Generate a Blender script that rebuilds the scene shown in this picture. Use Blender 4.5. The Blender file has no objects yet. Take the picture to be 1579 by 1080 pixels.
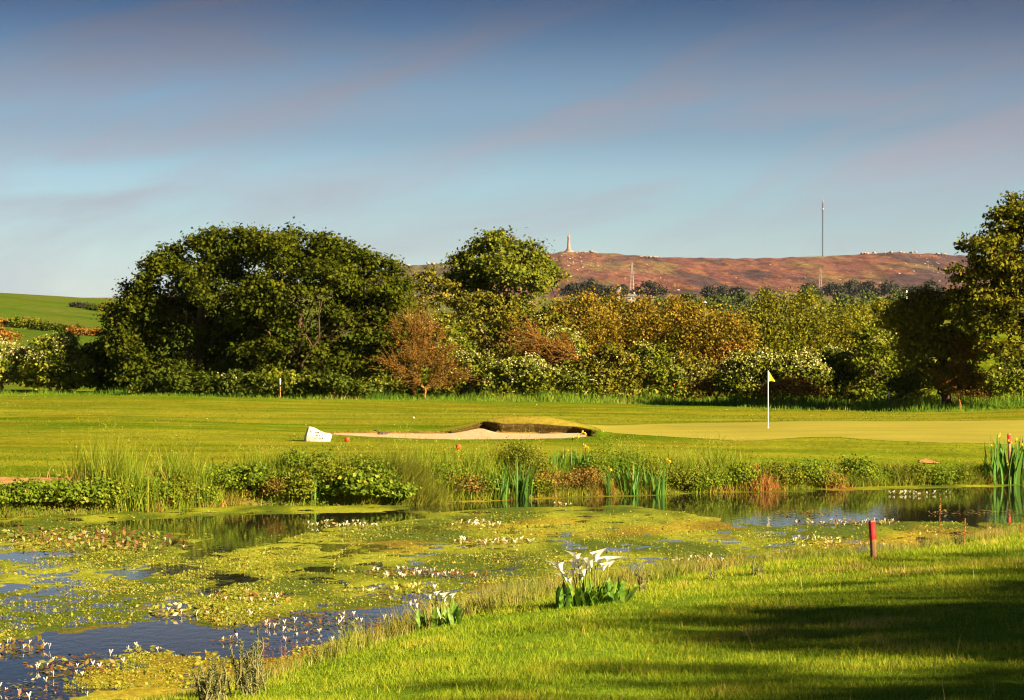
import bpy, math
import numpy as np
from mathutils import Vector

# ------------------------------------------------------------------ camera, world, sun, exposure
scene = bpy.context.scene
COL = scene.collection
FPX, CX, HY, CZ = 4000.0, 789.5, 520.0, 4.4       # focal length in photo pixels, principal column, horizon row, eye height over water
SUN_EL, SUN_AZ = math.radians(25), math.radians(124)   # azimuth clockwise from +Y (view direction)

cam = bpy.data.cameras.new('camera')
cam.sensor_width = 36.0
cam.lens = FPX / 1579.0 * 36.0
cam.clip_start, cam.clip_end = 0.5, 20000
cam_ob = bpy.data.objects.new('camera', cam)
COL.objects.link(cam_ob)
cam_ob.location = (0, 0, CZ)
cam_ob.rotation_euler = (math.radians(90) - math.atan(20.0 / FPX), 0, 0)
scene.camera = cam_ob

scene.view_settings.view_transform = 'Standard'
scene.view_settings.look = 'None'
scene.view_settings.gamma = 1.0
scene.view_settings.use_curve_mapping = False
scene.view_settings.exposure = 2.0
scene.render.engine = 'CYCLES'
scene.cycles.use_denoising = True
scene.cycles.pixel_filter_type = 'BLACKMAN_HARRIS'
scene.cycles.filter_width = 1.25
scene.cycles.sample_clamp_indirect = 4.0
scene.cycles.max_bounces = 6
scene.cycles.diffuse_bounces = 3
scene.cycles.glossy_bounces = 3
scene.cycles.transmission_bounces = 3
scene.cycles.transparent_max_bounces = 6
scene.cycles.volume_bounces = 0
scene.cycles.caustics_reflective = False
scene.cycles.caustics_refractive = False

world = bpy.data.worlds.new('World')
scene.world = world
world.use_nodes = True
wn, wl = world.node_tree.nodes, world.node_tree.links
wn.clear()
w_out = wn.new('ShaderNodeOutputWorld')
w_bg = wn.new('ShaderNodeBackground')
w_bg.inputs['Strength'].default_value = 0.053
sky = wn.new('ShaderNodeTexSky')
sky.sky_type = 'NISHITA'
sky.sun_disc = False
sky.sun_elevation = SUN_EL
sky.sun_rotation = SUN_AZ
sky.air_density, sky.dust_density, sky.ozone_density = 1.0, 0.4, 2.0
tc = wn.new('ShaderNodeTexCoord')
sep = wn.new('ShaderNodeSeparateXYZ')
wl.new(tc.outputs['Generated'], sep.inputs[0])
ramp = wn.new('ShaderNodeValToRGB')               # dusky deepening of the evening sky with height
ramp.color_ramp.interpolation = 'EASE'
mr = wn.new('ShaderNodeMapRange')
mr.inputs['From Min'].default_value = 0.0
mr.inputs['From Max'].default_value = 0.16
wl.new(sep.outputs['Z'], mr.inputs['Value'])
wl.new(mr.outputs[0], ramp.inputs[0])
els = ramp.color_ramp.elements
els[0].position, els[0].color = 0.0, (0.56, 0.625, 0.78, 1)
els[1].position, els[1].color = 0.85, (0.068, 0.108, 0.188, 1)
e = els.new(0.35); e.color = (0.37, 0.46, 0.57, 1)
e = els.new(0.52); e.color = (0.27, 0.32, 0.41, 1)
mul = wn.new('ShaderNodeMixRGB'); mul.blend_type = 'MULTIPLY'; mul.inputs[0].default_value = 1.0
wl.new(sky.outputs[0], mul.inputs[1]); wl.new(ramp.outputs[0], mul.inputs[2])
# high thin cloud, in streaks that climb to the right
crot = wn.new('ShaderNodeMapping')
crot.inputs['Rotation'].default_value = (0, math.radians(13), 0)
wl.new(tc.outputs['Generated'], crot.inputs[0])
cmap = wn.new('ShaderNodeMapping')
cmap.inputs['Scale'].default_value = (8.0, 8.0, 40.0)
wl.new(crot.outputs[0], cmap.inputs[0])
cn = wn.new('ShaderNodeTexNoise')
cn.inputs['Scale'].default_value = 1.0; cn.inputs['Detail'].default_value = 7; cn.inputs['Roughness'].default_value = 0.56
cn.inputs['Distortion'].default_value = 0.6
wl.new(cmap.outputs[0], cn.inputs['Vector'])
cr = wn.new('ShaderNodeValToRGB')
cr.color_ramp.elements[0].position, cr.color_ramp.elements[0].color = 0.40, (0, 0, 0, 1)
cr.color_ramp.elements[1].position, cr.color_ramp.elements[1].color = 0.72, (0.85, 0.85, 0.85, 1)
wl.new(cn.outputs[0], cr.inputs[0])
ccol = wn.new('ShaderNodeValToRGB')               # cloud colour: grey-mauve high up, pale near the horizon
wl.new(mr.outputs[0], ccol.inputs[0])
ccol.color_ramp.elements[0].color = (2.5, 2.9, 3.1, 1)
ccol.color_ramp.elements[1].color = (0.62, 0.66, 0.96, 1)
ccol.color_ramp.elements[1].position = 0.8
_e = ccol.color_ramp.elements.new(0.45); _e.color = (2.0, 1.95, 2.25, 1)
cmix = wn.new('ShaderNodeMixRGB'); cmix.blend_type = 'MIX'
wl.new(cr.outputs[0], cmix.inputs[0]); wl.new(mul.outputs[0], cmix.inputs[1]); wl.new(ccol.outputs[0], cmix.inputs[2])
wl.new(cmix.outputs[0], w_bg.inputs[0]); wl.new(w_bg.outputs[0], w_out.inputs[0])

sun = bpy.data.lights.new('sun', 'SUN')
sun.energy = 5.0
sun.angle = math.radians(0.5)
sun.color = (1.0, 0.80, 0.49)
sun_ob = bpy.data.objects.new('sun', sun)
COL.objects.link(sun_ob)
TO_SUN = Vector((math.sin(SUN_AZ) * math.cos(SUN_EL), math.cos(SUN_AZ) * math.cos(SUN_EL), math.sin(SUN_EL)))
sun_ob.rotation_euler = TO_SUN.to_track_quat('Z', 'Y').to_euler()
sun_ob.location = (40, -20, 60)

# ------------------------------------------------------------------ helpers
def RNG(s): return np.random.default_rng(s)

def tag(o, label=None, cat=None, group=None, kind=None):
    if label: o['label'] = label
    if cat: o['category'] = cat
    if group: o['group'] = group
    if kind: o['kind'] = kind
    return o

def empty(name, loc, rz=0.0):
    o = bpy.data.objects.new(name, None)
    COL.objects.link(o)
    o.location = loc
    o.rotation_euler = (0, 0, rz)
    o.empty_display_size = 0.2
    return o

def make_mesh(name, V, Fs, mats, rnd=None, smooth=False, colors=None, midx=None):
    V = np.asarray(V, dtype=np.float32).reshape(-1, 3)
    if not isinstance(Fs, (list, tuple)): Fs = [Fs]
    Fs = [np.asarray(f, dtype=np.int32) for f in Fs if len(f)]
    me = bpy.data.meshes.new(name)
    loops = np.concatenate([f.ravel() for f in Fs])
    tot = np.concatenate([np.full(len(f), f.shape[1], dtype=np.int32) for f in Fs])
    start = np.concatenate([[0], np.cumsum(tot)[:-1]]).astype(np.int32)
    me.vertices.add(len(V)); me.vertices.foreach_set('co', V.ravel())
    me.loops.add(len(loops)); me.loops.foreach_set('vertex_index', loops)
    me.polygons.add(len(tot)); me.polygons.foreach_set('loop_start', start)
    if midx is not None: me.polygons.foreach_set('material_index', np.asarray(midx, dtype=np.int32))
    me.update(calc_edges=True)
    if rnd is not None:
        a = me.attributes.new('rnd', 'FLOAT', 'FACE'); a.data.foreach_set('value', np.asarray(rnd, dtype=np.float32))
    if colors is not None:
        a = me.attributes.new('tint', 'FLOAT_COLOR', 'POINT')
        c4 = np.concatenate([colors, np.ones((len(colors), 1))], 1).astype(np.float32)
        a.data.foreach_set('color', c4.ravel())
    if smooth: me.polygons.foreach_set('use_smooth', np.ones(len(tot), dtype=bool))
    for m in (mats if isinstance(mats, (list, tuple)) else [mats]): me.materials.append(m)
    return me

def put(name, me, parent=None, loc=(0, 0, 0), rot=(0, 0, 0), scale=(1, 1, 1)):
    o = bpy.data.objects.new(name, me)
    COL.objects.link(o)
    o.location, o.rotation_euler, o.scale = loc, rot, scale
    if parent is not None: o.parent = parent
    return o

class Geo:
    def __init__(self): self.V, self.F, self.R, self.M, self.n = [], {}, {}, {}, 0
    def add(self, V, F, r=0.5, m=0):
        V = np.asarray(V, float).reshape(-1, 3); F = np.asarray(F, int)
        k = F.shape[1]
        self.V.append(V); self.F.setdefault(k, []).append(F + self.n)
        self.R.setdefault(k, []).append(np.broadcast_to(np.asarray(r, float), (len(F),)))
        self.M.setdefault(k, []).append(np.full(len(F), m))
        self.n += len(V)
    def mesh(self, name, mats, smooth=False):
        ks = sorted(self.F)
        Fs = [np.concatenate(self.F[k]) for k in ks]
        R = np.concatenate([np.concatenate(self.R[k]) for k in ks])
        M = np.concatenate([np.concatenate(self.M[k]) for k in ks])
        return make_mesh(name, np.concatenate(self.V), Fs, mats, R, smooth, midx=M)

def norm(a): return a / np.maximum(np.linalg.norm(a, axis=-1, keepdims=True), 1e-9)
def smooth01(a, b, x):
    t = np.clip((x - a) / (b - a), 0, 1); return t * t * (3 - 2 * t)

def leaf_quads(rng, C, N, S, aspect=0.62, fold=0.12):
    n = len(C); N = norm(N)
    t = norm(np.cross(N, rng.normal(size=(n, 3)))); b = np.cross(N, t)
    S = np.broadcast_to(S, (n,))[:, None]
    V = np.stack([C + t * S * .5 - N * S * fold, C + b * S * aspect * .5, C - t * S * .5 - N * S * fold, C - b * S * aspect * .5], 1).reshape(-1, 3)
    return V, np.arange(4 * n).reshape(n, 4)

def blade_strips(rng, base, L, W, az, lean, droop=0.0, segs=3, twist=None):
    """curved grass blades; lean = horizontal reach as a share of length"""
    n = len(base); L = np.broadcast_to(L, (n,)); W = np.broadcast_to(W, (n,)); lean = np.broadcast_to(lean, (n,)); droop = np.broadcast_to(droop, (n,))
    d = np.stack([np.cos(az), np.sin(az), np.zeros(n)], 1)
    ta = rng.uniform(0, 2 * np.pi, n) if twist is None else twist
    s = np.stack([np.cos(ta), np.sin(ta), np.zeros(n)], 1)
    rows = []
    for k in range(segs + 1):
        u = k / segs
        p = base + d * (L * lean * u ** 1.6)[:, None]
        p[:, 2] += L * (u * np.sqrt(np.maximum(1 - (lean * u) ** 2 * .6, .15)) - droop * u ** 3)
        w = W * (1 - u ** 1.5) * .5 + (0.0 if k == segs else 0.0)
        if k == segs: rows.append(p[:, None, :])
        else: rows.append(np.stack([p - s * w[:, None], p + s * w[:, None]], 1))
    V = np.concatenate(rows, 1)
    m = V.shape[1]; o = (np.arange(n) * m)[:, None]
    quads = [o + np.array([[2 * k, 2 * k + 1, 2 * k + 3, 2 * k + 2]]) for k in range(segs - 1)]
    tri = o + np.array([[2 * segs - 2, 2 * segs - 1, 2 * segs]])
    return V.reshape(-1, 3), (np.concatenate(quads) if quads else np.zeros((0, 4), int)), tri

def add_blades(g, rng, base, L, W, az, lean, droop=0.0, segs=3, r=0.5, m=0):
    V, Q, T = blade_strips(rng, base, L, W, az, lean, droop, segs)
    n0 = g.n
    r = np.broadcast_to(r, (len(base),))
    g.add(V, T, r, m)
    if len(Q):
        g.F.setdefault(4, []).append(Q + n0); g.R.setdefault(4, []).append(np.tile(r, segs - 1)); g.M.setdefault(4, []).append(np.full(len(Q), m))

def tube(pts, rad, sides=6, cap=True):
    pts = np.asarray(pts, float); rad = np.asarray(rad, float); n = len(pts)
    t = np.gradient(pts, axis=0); t = norm(t)
    ref = np.array([0, 0, 1.0]) if abs(t[0, 2]) < .9 else np.array([1.0, 0, 0])
    u = norm(np.cross(t, ref)); v = np.cross(t, u)
    a = np.arange(sides) / sides * 2 * np.pi
    ring = pts[:, None] + rad[:, None, None] * (np.cos(a)[None, :, None] * u[:, None] + np.sin(a)[None, :, None] * v[:, None])
    V = ring.reshape(-1, 3)
    i = np.arange(n - 1)[:, None] * sides; j = np.arange(sides)[None]; j2 = (j + 1) % sides
    F = np.stack([i + j, i + j2, i + sides + j2, i + sides + j], -1).reshape(-1, 4)
    return V, F

def limb_path(rng, a, b, n=5, wob=.08, sag=0.0):
    a, b = np.asarray(a, float), np.asarray(b, float)
    u = np.linspace(0, 1, n)[:, None]
    L = np.linalg.norm(b - a)
    p = a + (b - a) * u
    p += rng.normal(size=p.shape) * wob * L * np.sin(u * np.pi)
    p[:, 2] += (np.sin(u * np.pi) * sag * L).ravel()
    return p

def box(lo, hi):
    (x0, y0, z0), (x1, y1, z1) = lo, hi
    V = [(x0, y0, z0), (x1, y0, z0), (x1, y1, z0), (x0, y1, z0), (x0, y0, z1), (x1, y0, z1), (x1, y1, z1), (x0, y1, z1)]
    F = [(0, 3, 2, 1), (4, 5, 6, 7), (0, 1, 5, 4), (1, 2, 6, 5), (2, 3, 7, 6), (3, 0, 4, 7)]
    return np.array(V, float), np.array(F)

def lathe(profile, sides=16):
    a = np.arange(sides) / sides * 2 * np.pi
    V = np.array([[r * math.cos(t), r * math.sin(t), z] for r, z in profile for t in a])
    n = len(profile)
    i = np.arange(n - 1)[:, None] * sides; j = np.arange(sides)[None]; j2 = (j + 1) % sides
    return V, np.stack([i + j, i + j2, i + sides + j2, i + sides + j], -1).reshape(-1, 4)

def ico(sub=1):
    t = (1 + 5 ** .5) / 2
    V = norm(np.array([(-1, t, 0), (1, t, 0), (-1, -t, 0), (1, -t, 0), (0, -1, t), (0, 1, t), (0, -1, -t), (0, 1, -t), (t, 0, -1), (t, 0, 1), (-t, 0, -1), (-t, 0, 1)], float))
    F = np.array([(0, 11, 5), (0, 5, 1), (0, 1, 7), (0, 7, 10), (0, 10, 11), (1, 5, 9), (5, 11, 4), (11, 10, 2), (10, 7, 6), (7, 1, 8), (3, 9, 4), (3, 4, 2), (3, 2, 6), (3, 6, 8), (3, 8, 9), (4, 9, 5), (2, 4, 11), (6, 2, 10), (8, 6, 7), (9, 8, 1)])
    for _ in range(sub):
        V = list(map(tuple, V)); cache = {}; nf = []
        def mid(i, j):
            k = (min(i, j), max(i, j))
            if k not in cache:
                p = (np.array(V[i]) + np.array(V[j])) / 2; V.append(tuple(p / np.linalg.norm(p))); cache[k] = len(V) - 1
            return cache[k]
        for a_, b_, c_ in F:
            ab, bc, ca = mid(a_, b_), mid(b_, c_), mid(c_, a_)
            nf += [(a_, ab, ca), (b_, bc, ab), (c_, ca, bc), (ab, bc, ca)]
        V = np.array(V); F = np.array(nf)
    return V, F

_perm = RNG(5).permutation(256)
_perm = np.concatenate([_perm, _perm])
_gr = RNG(6).uniform(-1, 1, 256)
def vnoise(x, y):
    xi, yi = np.floor(x).astype(int), np.floor(y).astype(int)
    fx, fy = x - xi, y - yi
    fx, fy = fx * fx * (3 - 2 * fx), fy * fy * (3 - 2 * fy)
    h = lambda i, j: _gr[_perm[(_perm[i & 255] + j) & 255]]
    return (h(xi, yi) * (1 - fx) + h(xi + 1, yi) * fx) * (1 - fy) + (h(xi, yi + 1) * (1 - fx) + h(xi + 1, yi + 1) * fx) * fy
def fbm(x, y, oct=4, gain=.5):
    s, a = 0, 1
    for k in range(oct):
        s = s + a * vnoise(x * 2 ** k + 17.3 * k, y * 2 ** k + 9.1 * k); a *= gain
    return s

# ------------------------------------------------------------------ materials
def new_mat(name):
    m = bpy.data.materials.new(name); m.use_nodes = True
    nt = m.node_tree; nt.nodes.clear()
    out = nt.nodes.new('ShaderNodeOutputMaterial'); p = nt.nodes.new('ShaderNodeBsdfPrincipled')
    nt.links.new(p.outputs[0], out.inputs[0])
    return m, nt, p, out

def ramp_node(nt, stops):
    r = nt.nodes.new('ShaderNodeValToRGB')
    el = r.color_ramp.elements
    el[0].position, el[0].color = stops[0][0], (*stops[0][1], 1)
    el[1].position, el[1].color = stops[-1][0], (*stops[-1][1], 1)
    for p, c in stops[1:-1]:
        e = el.new(p); e.color = (*c, 1)
    return r

def leaf_mat(name, stops, trans=0.3, rough=0.7, spec=0.04):
    """per-leaf colour from the 'rnd' attribute, some light passing through the leaf"""
    m, nt, p, out = new_mat(name)
    at = nt.nodes.new('ShaderNodeAttribute'); at.attribute_name = 'rnd'
    r = ramp_node(nt, stops)
    nt.links.new(at.outputs['Fac'], r.inputs[0])
    nt.links.new(r.outputs[0], p.inputs['Base Color'])
    p.inputs['Roughness'].default_value = rough
    p.inputs['Specular IOR Level'].default_value = spec
    if trans > 0:
        t = nt.nodes.new('ShaderNodeBsdfTranslucent'); nt.links.new(r.outputs[0], t.inputs[0])
        mx = nt.nodes.new('ShaderNodeMixShader'); mx.inputs[0].default_value = trans
        nt.links.new(p.outputs[0], mx.inputs[1]); nt.links.new(t.outputs[0], mx.inputs[2]); nt.links.new(mx.outputs[0], out.inputs[0])
    return m

def plain_mat(name, c1, c2=None, scale=8.0, rough=0.7, bump=0.0, spec=0.3, stretch=(1, 1, 1), detail=5):
    m, nt, p, out = new_mat(name)
    p.inputs['Roughness'].default_value = rough; p.inputs['Specular IOR Level'].default_value = spec
    co = nt.nodes.new('ShaderNodeTexCoord'); mp = nt.nodes.new('ShaderNodeMapping')
    mp.inputs['Scale'].default_value = stretch
    nz = nt.nodes.new('ShaderNodeTexNoise'); nz.inputs['Scale'].default_value = scale; nz.inputs['Detail'].default_value = detail
    nt.links.new(co.outputs['Object'], mp.inputs[0]); nt.links.new(mp.outputs[0], nz.inputs['Vector'])
    r = ramp_node(nt, [(.32, c1), (.68, c2 or c1)])
    nt.links.new(nz.outputs[0], r.inputs[0]); nt.links.new(r.outputs[0], p.inputs['Base Color'])
    if bump:
        b = nt.nodes.new('ShaderNodeBump'); b.inputs['Strength'].default_value = bump; b.inputs['Distance'].default_value = .05
        nt.links.new(nz.outputs[0], b.inputs['Height']); nt.links.new(b.outputs[0], p.inputs['Normal'])
    return m

def tint_mat(name, fine_scale, fine_amt, rough=0.85, bump=0.0, bdist=.03, stretch=(1, 1, 1), spec=0.0, fine2=None):
    """colour from the 'tint' attribute, broken up by noise of two sizes"""
    m, nt, p, out = new_mat(name)
    p.inputs['Roughness'].default_value = rough; p.inputs['Specular IOR Level'].default_value = spec
    at = nt.nodes.new('ShaderNodeAttribute'); at.attribute_name = 'tint'
    co = nt.nodes.new('ShaderNodeTexCoord'); mp = nt.nodes.new('ShaderNodeMapping'); mp.inputs['Scale'].default_value = stretch
    nt.links.new(co.outputs['Object'], mp.inputs[0])
    cur = at.outputs['Color']; last = None
    for sc, am in [(fine_scale, fine_amt)] + ([fine2] if fine2 else []):
        nz = nt.nodes.new('ShaderNodeTexNoise'); nz.inputs['Scale'].default_value = sc; nz.inputs['Detail'].default_value = 6; nz.inputs['Roughness'].default_value = .65
        nt.links.new(mp.outputs[0], nz.inputs['Vector'])
        r = ramp_node(nt, [(.25, (1 - am,) * 3), (.75, (1 + am,) * 3)])
        mu = nt.nodes.new('ShaderNodeMixRGB'); mu.blend_type = 'MULTIPLY'; mu.inputs[0].default_value = 1
        nt.links.new(nz.outputs[0], r.inputs[0]); nt.links.new(cur, mu.inputs[1]); nt.links.new(r.outputs[0], mu.inputs[2])
        cur = mu.outputs[0]; last = nz if last is None else last
    nt.links.new(cur, p.inputs['Base Color'])
    if bump:
        b = nt.nodes.new('ShaderNodeBump'); b.inputs['Strength'].default_value = bump; b.inputs['Distance'].default_value = bdist
        nt.links.new(last.outputs[0], b.inputs['Height']); nt.links.new(b.outputs[0], p.inputs['Normal'])
    return m

M = {}
M['ground'] = tint_mat('mown_turf', 5.0, .38, bump=.6, bdist=.05, fine2=(.55, .26))
M['green'] = tint_mat('fine_turf', 5.0, .06, bump=.15, bdist=.01, fine2=(.5, .06))
M['sand'] = plain_mat('bunker_sand', (.40, .27, .155), (.54, .38, .23), 6, .95, .3, .1)
M['soil'] = plain_mat('bare_soil', (.28, .14, .05), (.40, .23, .10), 3, .95, .3, .1)
M['weed'] = tint_mat('pondweed', 9.0, .6, rough=.6, bump=.8, bdist=.03, spec=.06, fine2=(28.0, .35))
M['lawn'] = leaf_mat('lawn_blades', [(0, (0.108, 0.2, 0.01)), (.45, (0.216, 0.305, 0.015)), (.8, (0.367, 0.377, 0.03)), (.95, (0.454, 0.377, 0.05)), (1, (0.518, 0.399, 0.14))], .4, .6, .05)
M['rough'] = leaf_mat('rough_grass', [(0, (0.0522, 0.121, 0.01)), (.5, (0.115, 0.209, 0.016)), (.85, (0.209, 0.242, 0.03)), (1, (0.376, 0.308, 0.1))], .35)
M['tuft'] = leaf_mat('fairway_tuft', [(0, (0.0638, 0.0966, 0.004)), (.5, (0.119, 0.152, 0.008)), (1, (0.23, 0.202, 0.03))], .3)
M['straw'] = leaf_mat('marginal_grass', [(0, (0.09, 0.162, 0.012)), (.35, (0.198, 0.238, 0.024)), (.65, (0.306, 0.281, 0.064)), (.85, (0.378, 0.346, 0.12)), (.93, (0.36, 0.14, 0.032)), (1, (0.324, 0.108, 0.024))], .35)
M['bankmix'] = leaf_mat('bank_grass', [(0, (0.0495, 0.1, 0.008)), (.45, (0.132, 0.2, 0.014)), (.7, (0.264, 0.26, 0.03)), (.86, (0.396, 0.25, 0.06)), (1, (0.308, 0.1, 0.025))], .3)
M['sycamore'] = leaf_mat('sycamore_leaf', [(0, (0.0267, 0.0437, 0.00288)), (.5, (0.0704, 0.0872, 0.00504)), (.85, (0.111, 0.117, 0.0072)), (1, (0.163, 0.141, 0.0144))], .3)
M['lime'] = leaf_mat('sunlit_leaf', [(0, (0.0638, 0.0951, 0.00864)), (.5, (0.14, 0.159, 0.0151)), (1, (0.255, 0.229, 0.0324))], .25)
M['olive'] = leaf_mat('olive_leaf', [(0, (0.0762, 0.0935, 0.0104)), (.5, (0.162, 0.153, 0.0156)), (1, (0.286, 0.204, 0.026))], .22)
M['willow'] = leaf_mat('willow_leaf', [(0, (0.104, 0.0927, 0.012)), (.45, (0.22, 0.163, 0.0168)), (.8, (0.34, 0.207, 0.024)), (1, (0.501, 0.299, 0.06))], .28)
M['willow_g'] = leaf_mat('green_willow_leaf', [(0, (0.0883, 0.107, 0.0099)), (.5, (0.19, 0.187, 0.0143)), (.85, (0.277, 0.226, 0.022)), (1, (0.378, 0.28, 0.033))], .28)
M['oak'] = leaf_mat('oak_leaf', [(0, (0.049, 0.0615, 0.005)), (.5, (0.126, 0.127, 0.009)), (.85, (0.208, 0.171, 0.014)), (1, (0.284, 0.189, 0.03))], .22)
M['thorn'] = leaf_mat('hawthorn_leaf', [(0, (0.0501, 0.0807, 0.0066)), (.5, (0.136, 0.16, 0.011)), (1, (0.286, 0.264, 0.0275))], .22)
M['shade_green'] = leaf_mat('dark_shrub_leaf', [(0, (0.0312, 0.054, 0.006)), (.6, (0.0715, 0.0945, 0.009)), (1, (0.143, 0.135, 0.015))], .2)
M['russet'] = leaf_mat('russet_leaf', [(0, (0.14, 0.0743, 0.0132)), (.5, (0.266, 0.128, 0.0198)), (1, (0.42, 0.216, 0.044))], .22)
M['dockmix'] = leaf_mat('dying_dock_leaf', [(0, (.07, .09, .012)), (.4, (.16, .12, .022)), (.7, (.26, .12, .03)), (1, (.36, .22, .07))], .2)
M['blossom'] = leaf_mat('may_blossom', [(0, (.30, .28, .09)), (.5, (.46, .42, .19)), (1, (.60, .55, .34))], .2)
M['far_leaf'] = leaf_mat('far_tree_leaf', [(0, (.028, .032, .026)), (.6, (.05, .052, .034)), (1, (.085, .075, .04))], .1)
M['mid_leaf'] = leaf_mat('valley_tree_leaf', [(0, (0.0385, 0.066, 0.0198)), (.6, (0.0825, 0.11, 0.0286)), (1, (0.143, 0.143, 0.0385))], .15)
M['bark'] = plain_mat('bark', (.10, .065, .035), (.20, .125, .065), 3, .9, .4, .1, (1, 1, .3))
M['bark_dark'] = plain_mat('dark_bark', (.045, .030, .018), (.11, .068, .035), 3, .9, .4, .1, (1, 1, .3))
M['bark_pale'] = plain_mat('pale_bark', (.22, .14, .07), (.34, .22, .11), 3, .9, .4, .1, (1, 1, .3))
M['twig'] = leaf_mat('rusty_twig', [(0, (0.0935, 0.0405, 0.01)), (.5, (0.187, 0.081, 0.016)), (1, (0.306, 0.162, 0.045))], 0, .9, .0)
M['deadleaf'] = leaf_mat('withered_leaf', [(0, (0.068, 0.0808, 0.01)), (.35, (0.128, 0.0855, 0.016)), (.7, (0.187, 0.095, 0.018)), (1, (0.255, 0.152, 0.04))], .3)
M['bramble'] = leaf_mat('bramble_leaf', [(0, (.045, .09, .007)), (.5, (.13, .19, .012)), (.85, (.25, .28, .022)), (1, (.38, .34, .05))], .3, .6, .08)
M['reed'] = leaf_mat('reed_blade', [(0, (0.0676, 0.147, 0.01)), (.4, (0.165, 0.255, 0.016)), (.75, (0.299, 0.323, 0.03)), (1, (0.425, 0.343, 0.08))], .4)
M['tussock'] = leaf_mat('tussock_blade', [(0, (.08, .13, .014)), (.5, (.17, .20, .020)), (.85, (.30, .28, .04)), (1, (.40, .30, .08))], .35)
M['dead'] = leaf_mat('dead_stalk', [(0, (.16, .065, .018)), (.5, (.30, .125, .03)), (1, (.45, .25, .09))], .15)
M['iris'] = leaf_mat('iris_leaf', [(0, (0.054, 0.15, 0.03)), (.5, (0.096, 0.225, 0.035)), (.85, (0.18, 0.312, 0.035)), (1, (0.264, 0.362, 0.035))], .3, .6, .12)
M['yellow'] = leaf_mat('yellow_petal', [(0, (.70, .42, .02)), (1, (.85, .60, .04))], .3)
M['white_petal'] = leaf_mat('white_petal', [(0, (.70, .66, .54)), (1, (.85, .83, .78))], .25)
M['pink_petal'] = leaf_mat('pinkish_petal', [(0, (.62, .50, .36)), (.7, (.78, .70, .56)), (1, (.80, .52, .42))], .25)
M['spadix'] = plain_mat('spadix', (.75, .42, .03), (.85, .52, .05), 20, .6)
M['calla_leaf'] = leaf_mat('calla_leaf', [(0, (0.04, 0.117, 0.0162)), (.5, (0.096, 0.208, 0.0198)), (1, (0.224, 0.312, 0.027))], .25, .35, .45)
M['stem'] = leaf_mat('green_stem', [(0, (.12, .20, .02)), (1, (.24, .30, .03))], .2)
M['pad'] = leaf_mat('floating_leaf', [(0, (.11, .035, .020)), (.3, (.17, .075, .022)), (.55, (.20, .135, .026)), (.78, (.15, .17, .022)), (1, (.08, .12, .02))], .1, .5, .25)
M['padgreen'] = leaf_mat('green_floating_leaf', [(0, (.28, .15, .035)), (.3, (.16, .17, .022)), (.7, (.24, .25, .03)), (1, (.36, .33, .05))], .15, .4, .4)
M['weedleaf'] = leaf_mat('pondweed_leaf', [(0, (0.13, 0.159, 0.0126)), (.5, (0.229, 0.239, 0.018)), (.85, (0.32, 0.286, 0.027)), (1, (0.274, 0.151, 0.027))], .3, .5, .3)
M['gorse'] = leaf_mat('gorse_spine', [(0, (.06, .085, .03)), (.6, (.13, .145, .05)), (1, (.30, .26, .11))], .1)
M['white'] = plain_mat('white_paint', (.70, .69, .66), (.78, .77, .74), 5, .5)
M['limewash'] = plain_mat('limewash', (.20, .195, .19), (.27, .26, .25), .5, .9)
M['flag'] = plain_mat('yellow_cloth', (.80, .68, .03), (.85, .74, .05), 5, .8)
M['redpaint'] = plain_mat('red_paint', (.50, .008, .006), (.64, .014, .010), 9, .6)
M['redplastic'] = plain_mat('red_plastic', (.66, .035, .012), (.72, .05, .015), 9, .4)
M['wood'] = plain_mat('weathered_wood', (.26, .13, .05), (.40, .22, .10), 14, .85, .4, .15, (1, 1, .15))
M['darkwood'] = plain_mat('dark_handle', (.03, .025, .02), (.06, .05, .04), 10, .7)
M['stone'] = plain_mat('pale_granite', (.56, .50, .36), (.72, .66, .52), 9, .9, .4, .15)
M['ink'] = plain_mat('sign_lettering', (.05, .045, .05), (.09, .08, .08), 9, .8)
M['badge'] = plain_mat('sign_badge', (.66, .62, .74), (.72, .70, .80), 9, .7)
M['granite'] = plain_mat('monument_granite', (.22, .155, .135), (.30, .22, .19), .2, .9, 0, .1)
M['rock'] = plain_mat('tor_granite', (.19, .13, .115), (.36, .27, .235), .15, .9, 0, .1)
M['steel'] = plain_mat('galvanised_steel', (.045, .055, .075), (.07, .08, .10), .1, .7)
M['pylon'] = plain_mat('pylon_steel', (.22, .18, .165), (.28, .225, .205), .1, .7)
M['slate'] = plain_mat('slate_roof', (.10, .10, .11), (.15, .14, .15), 1, .8)
M['glass'] = plain_mat('window_glass', (.03, .035, .045), (.05, .055, .06), 1, .1, 0, .5)

# ------------------------------------------------------------------ the lie of the land
def WX(px, d): return (px - CX) / FPX * d
def WZ(py, d): return CZ - (py - HY) / FPX * d
def on_water(px, py):
    d = CZ * FPX / (py - HY); return WX(px, d), d

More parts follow.
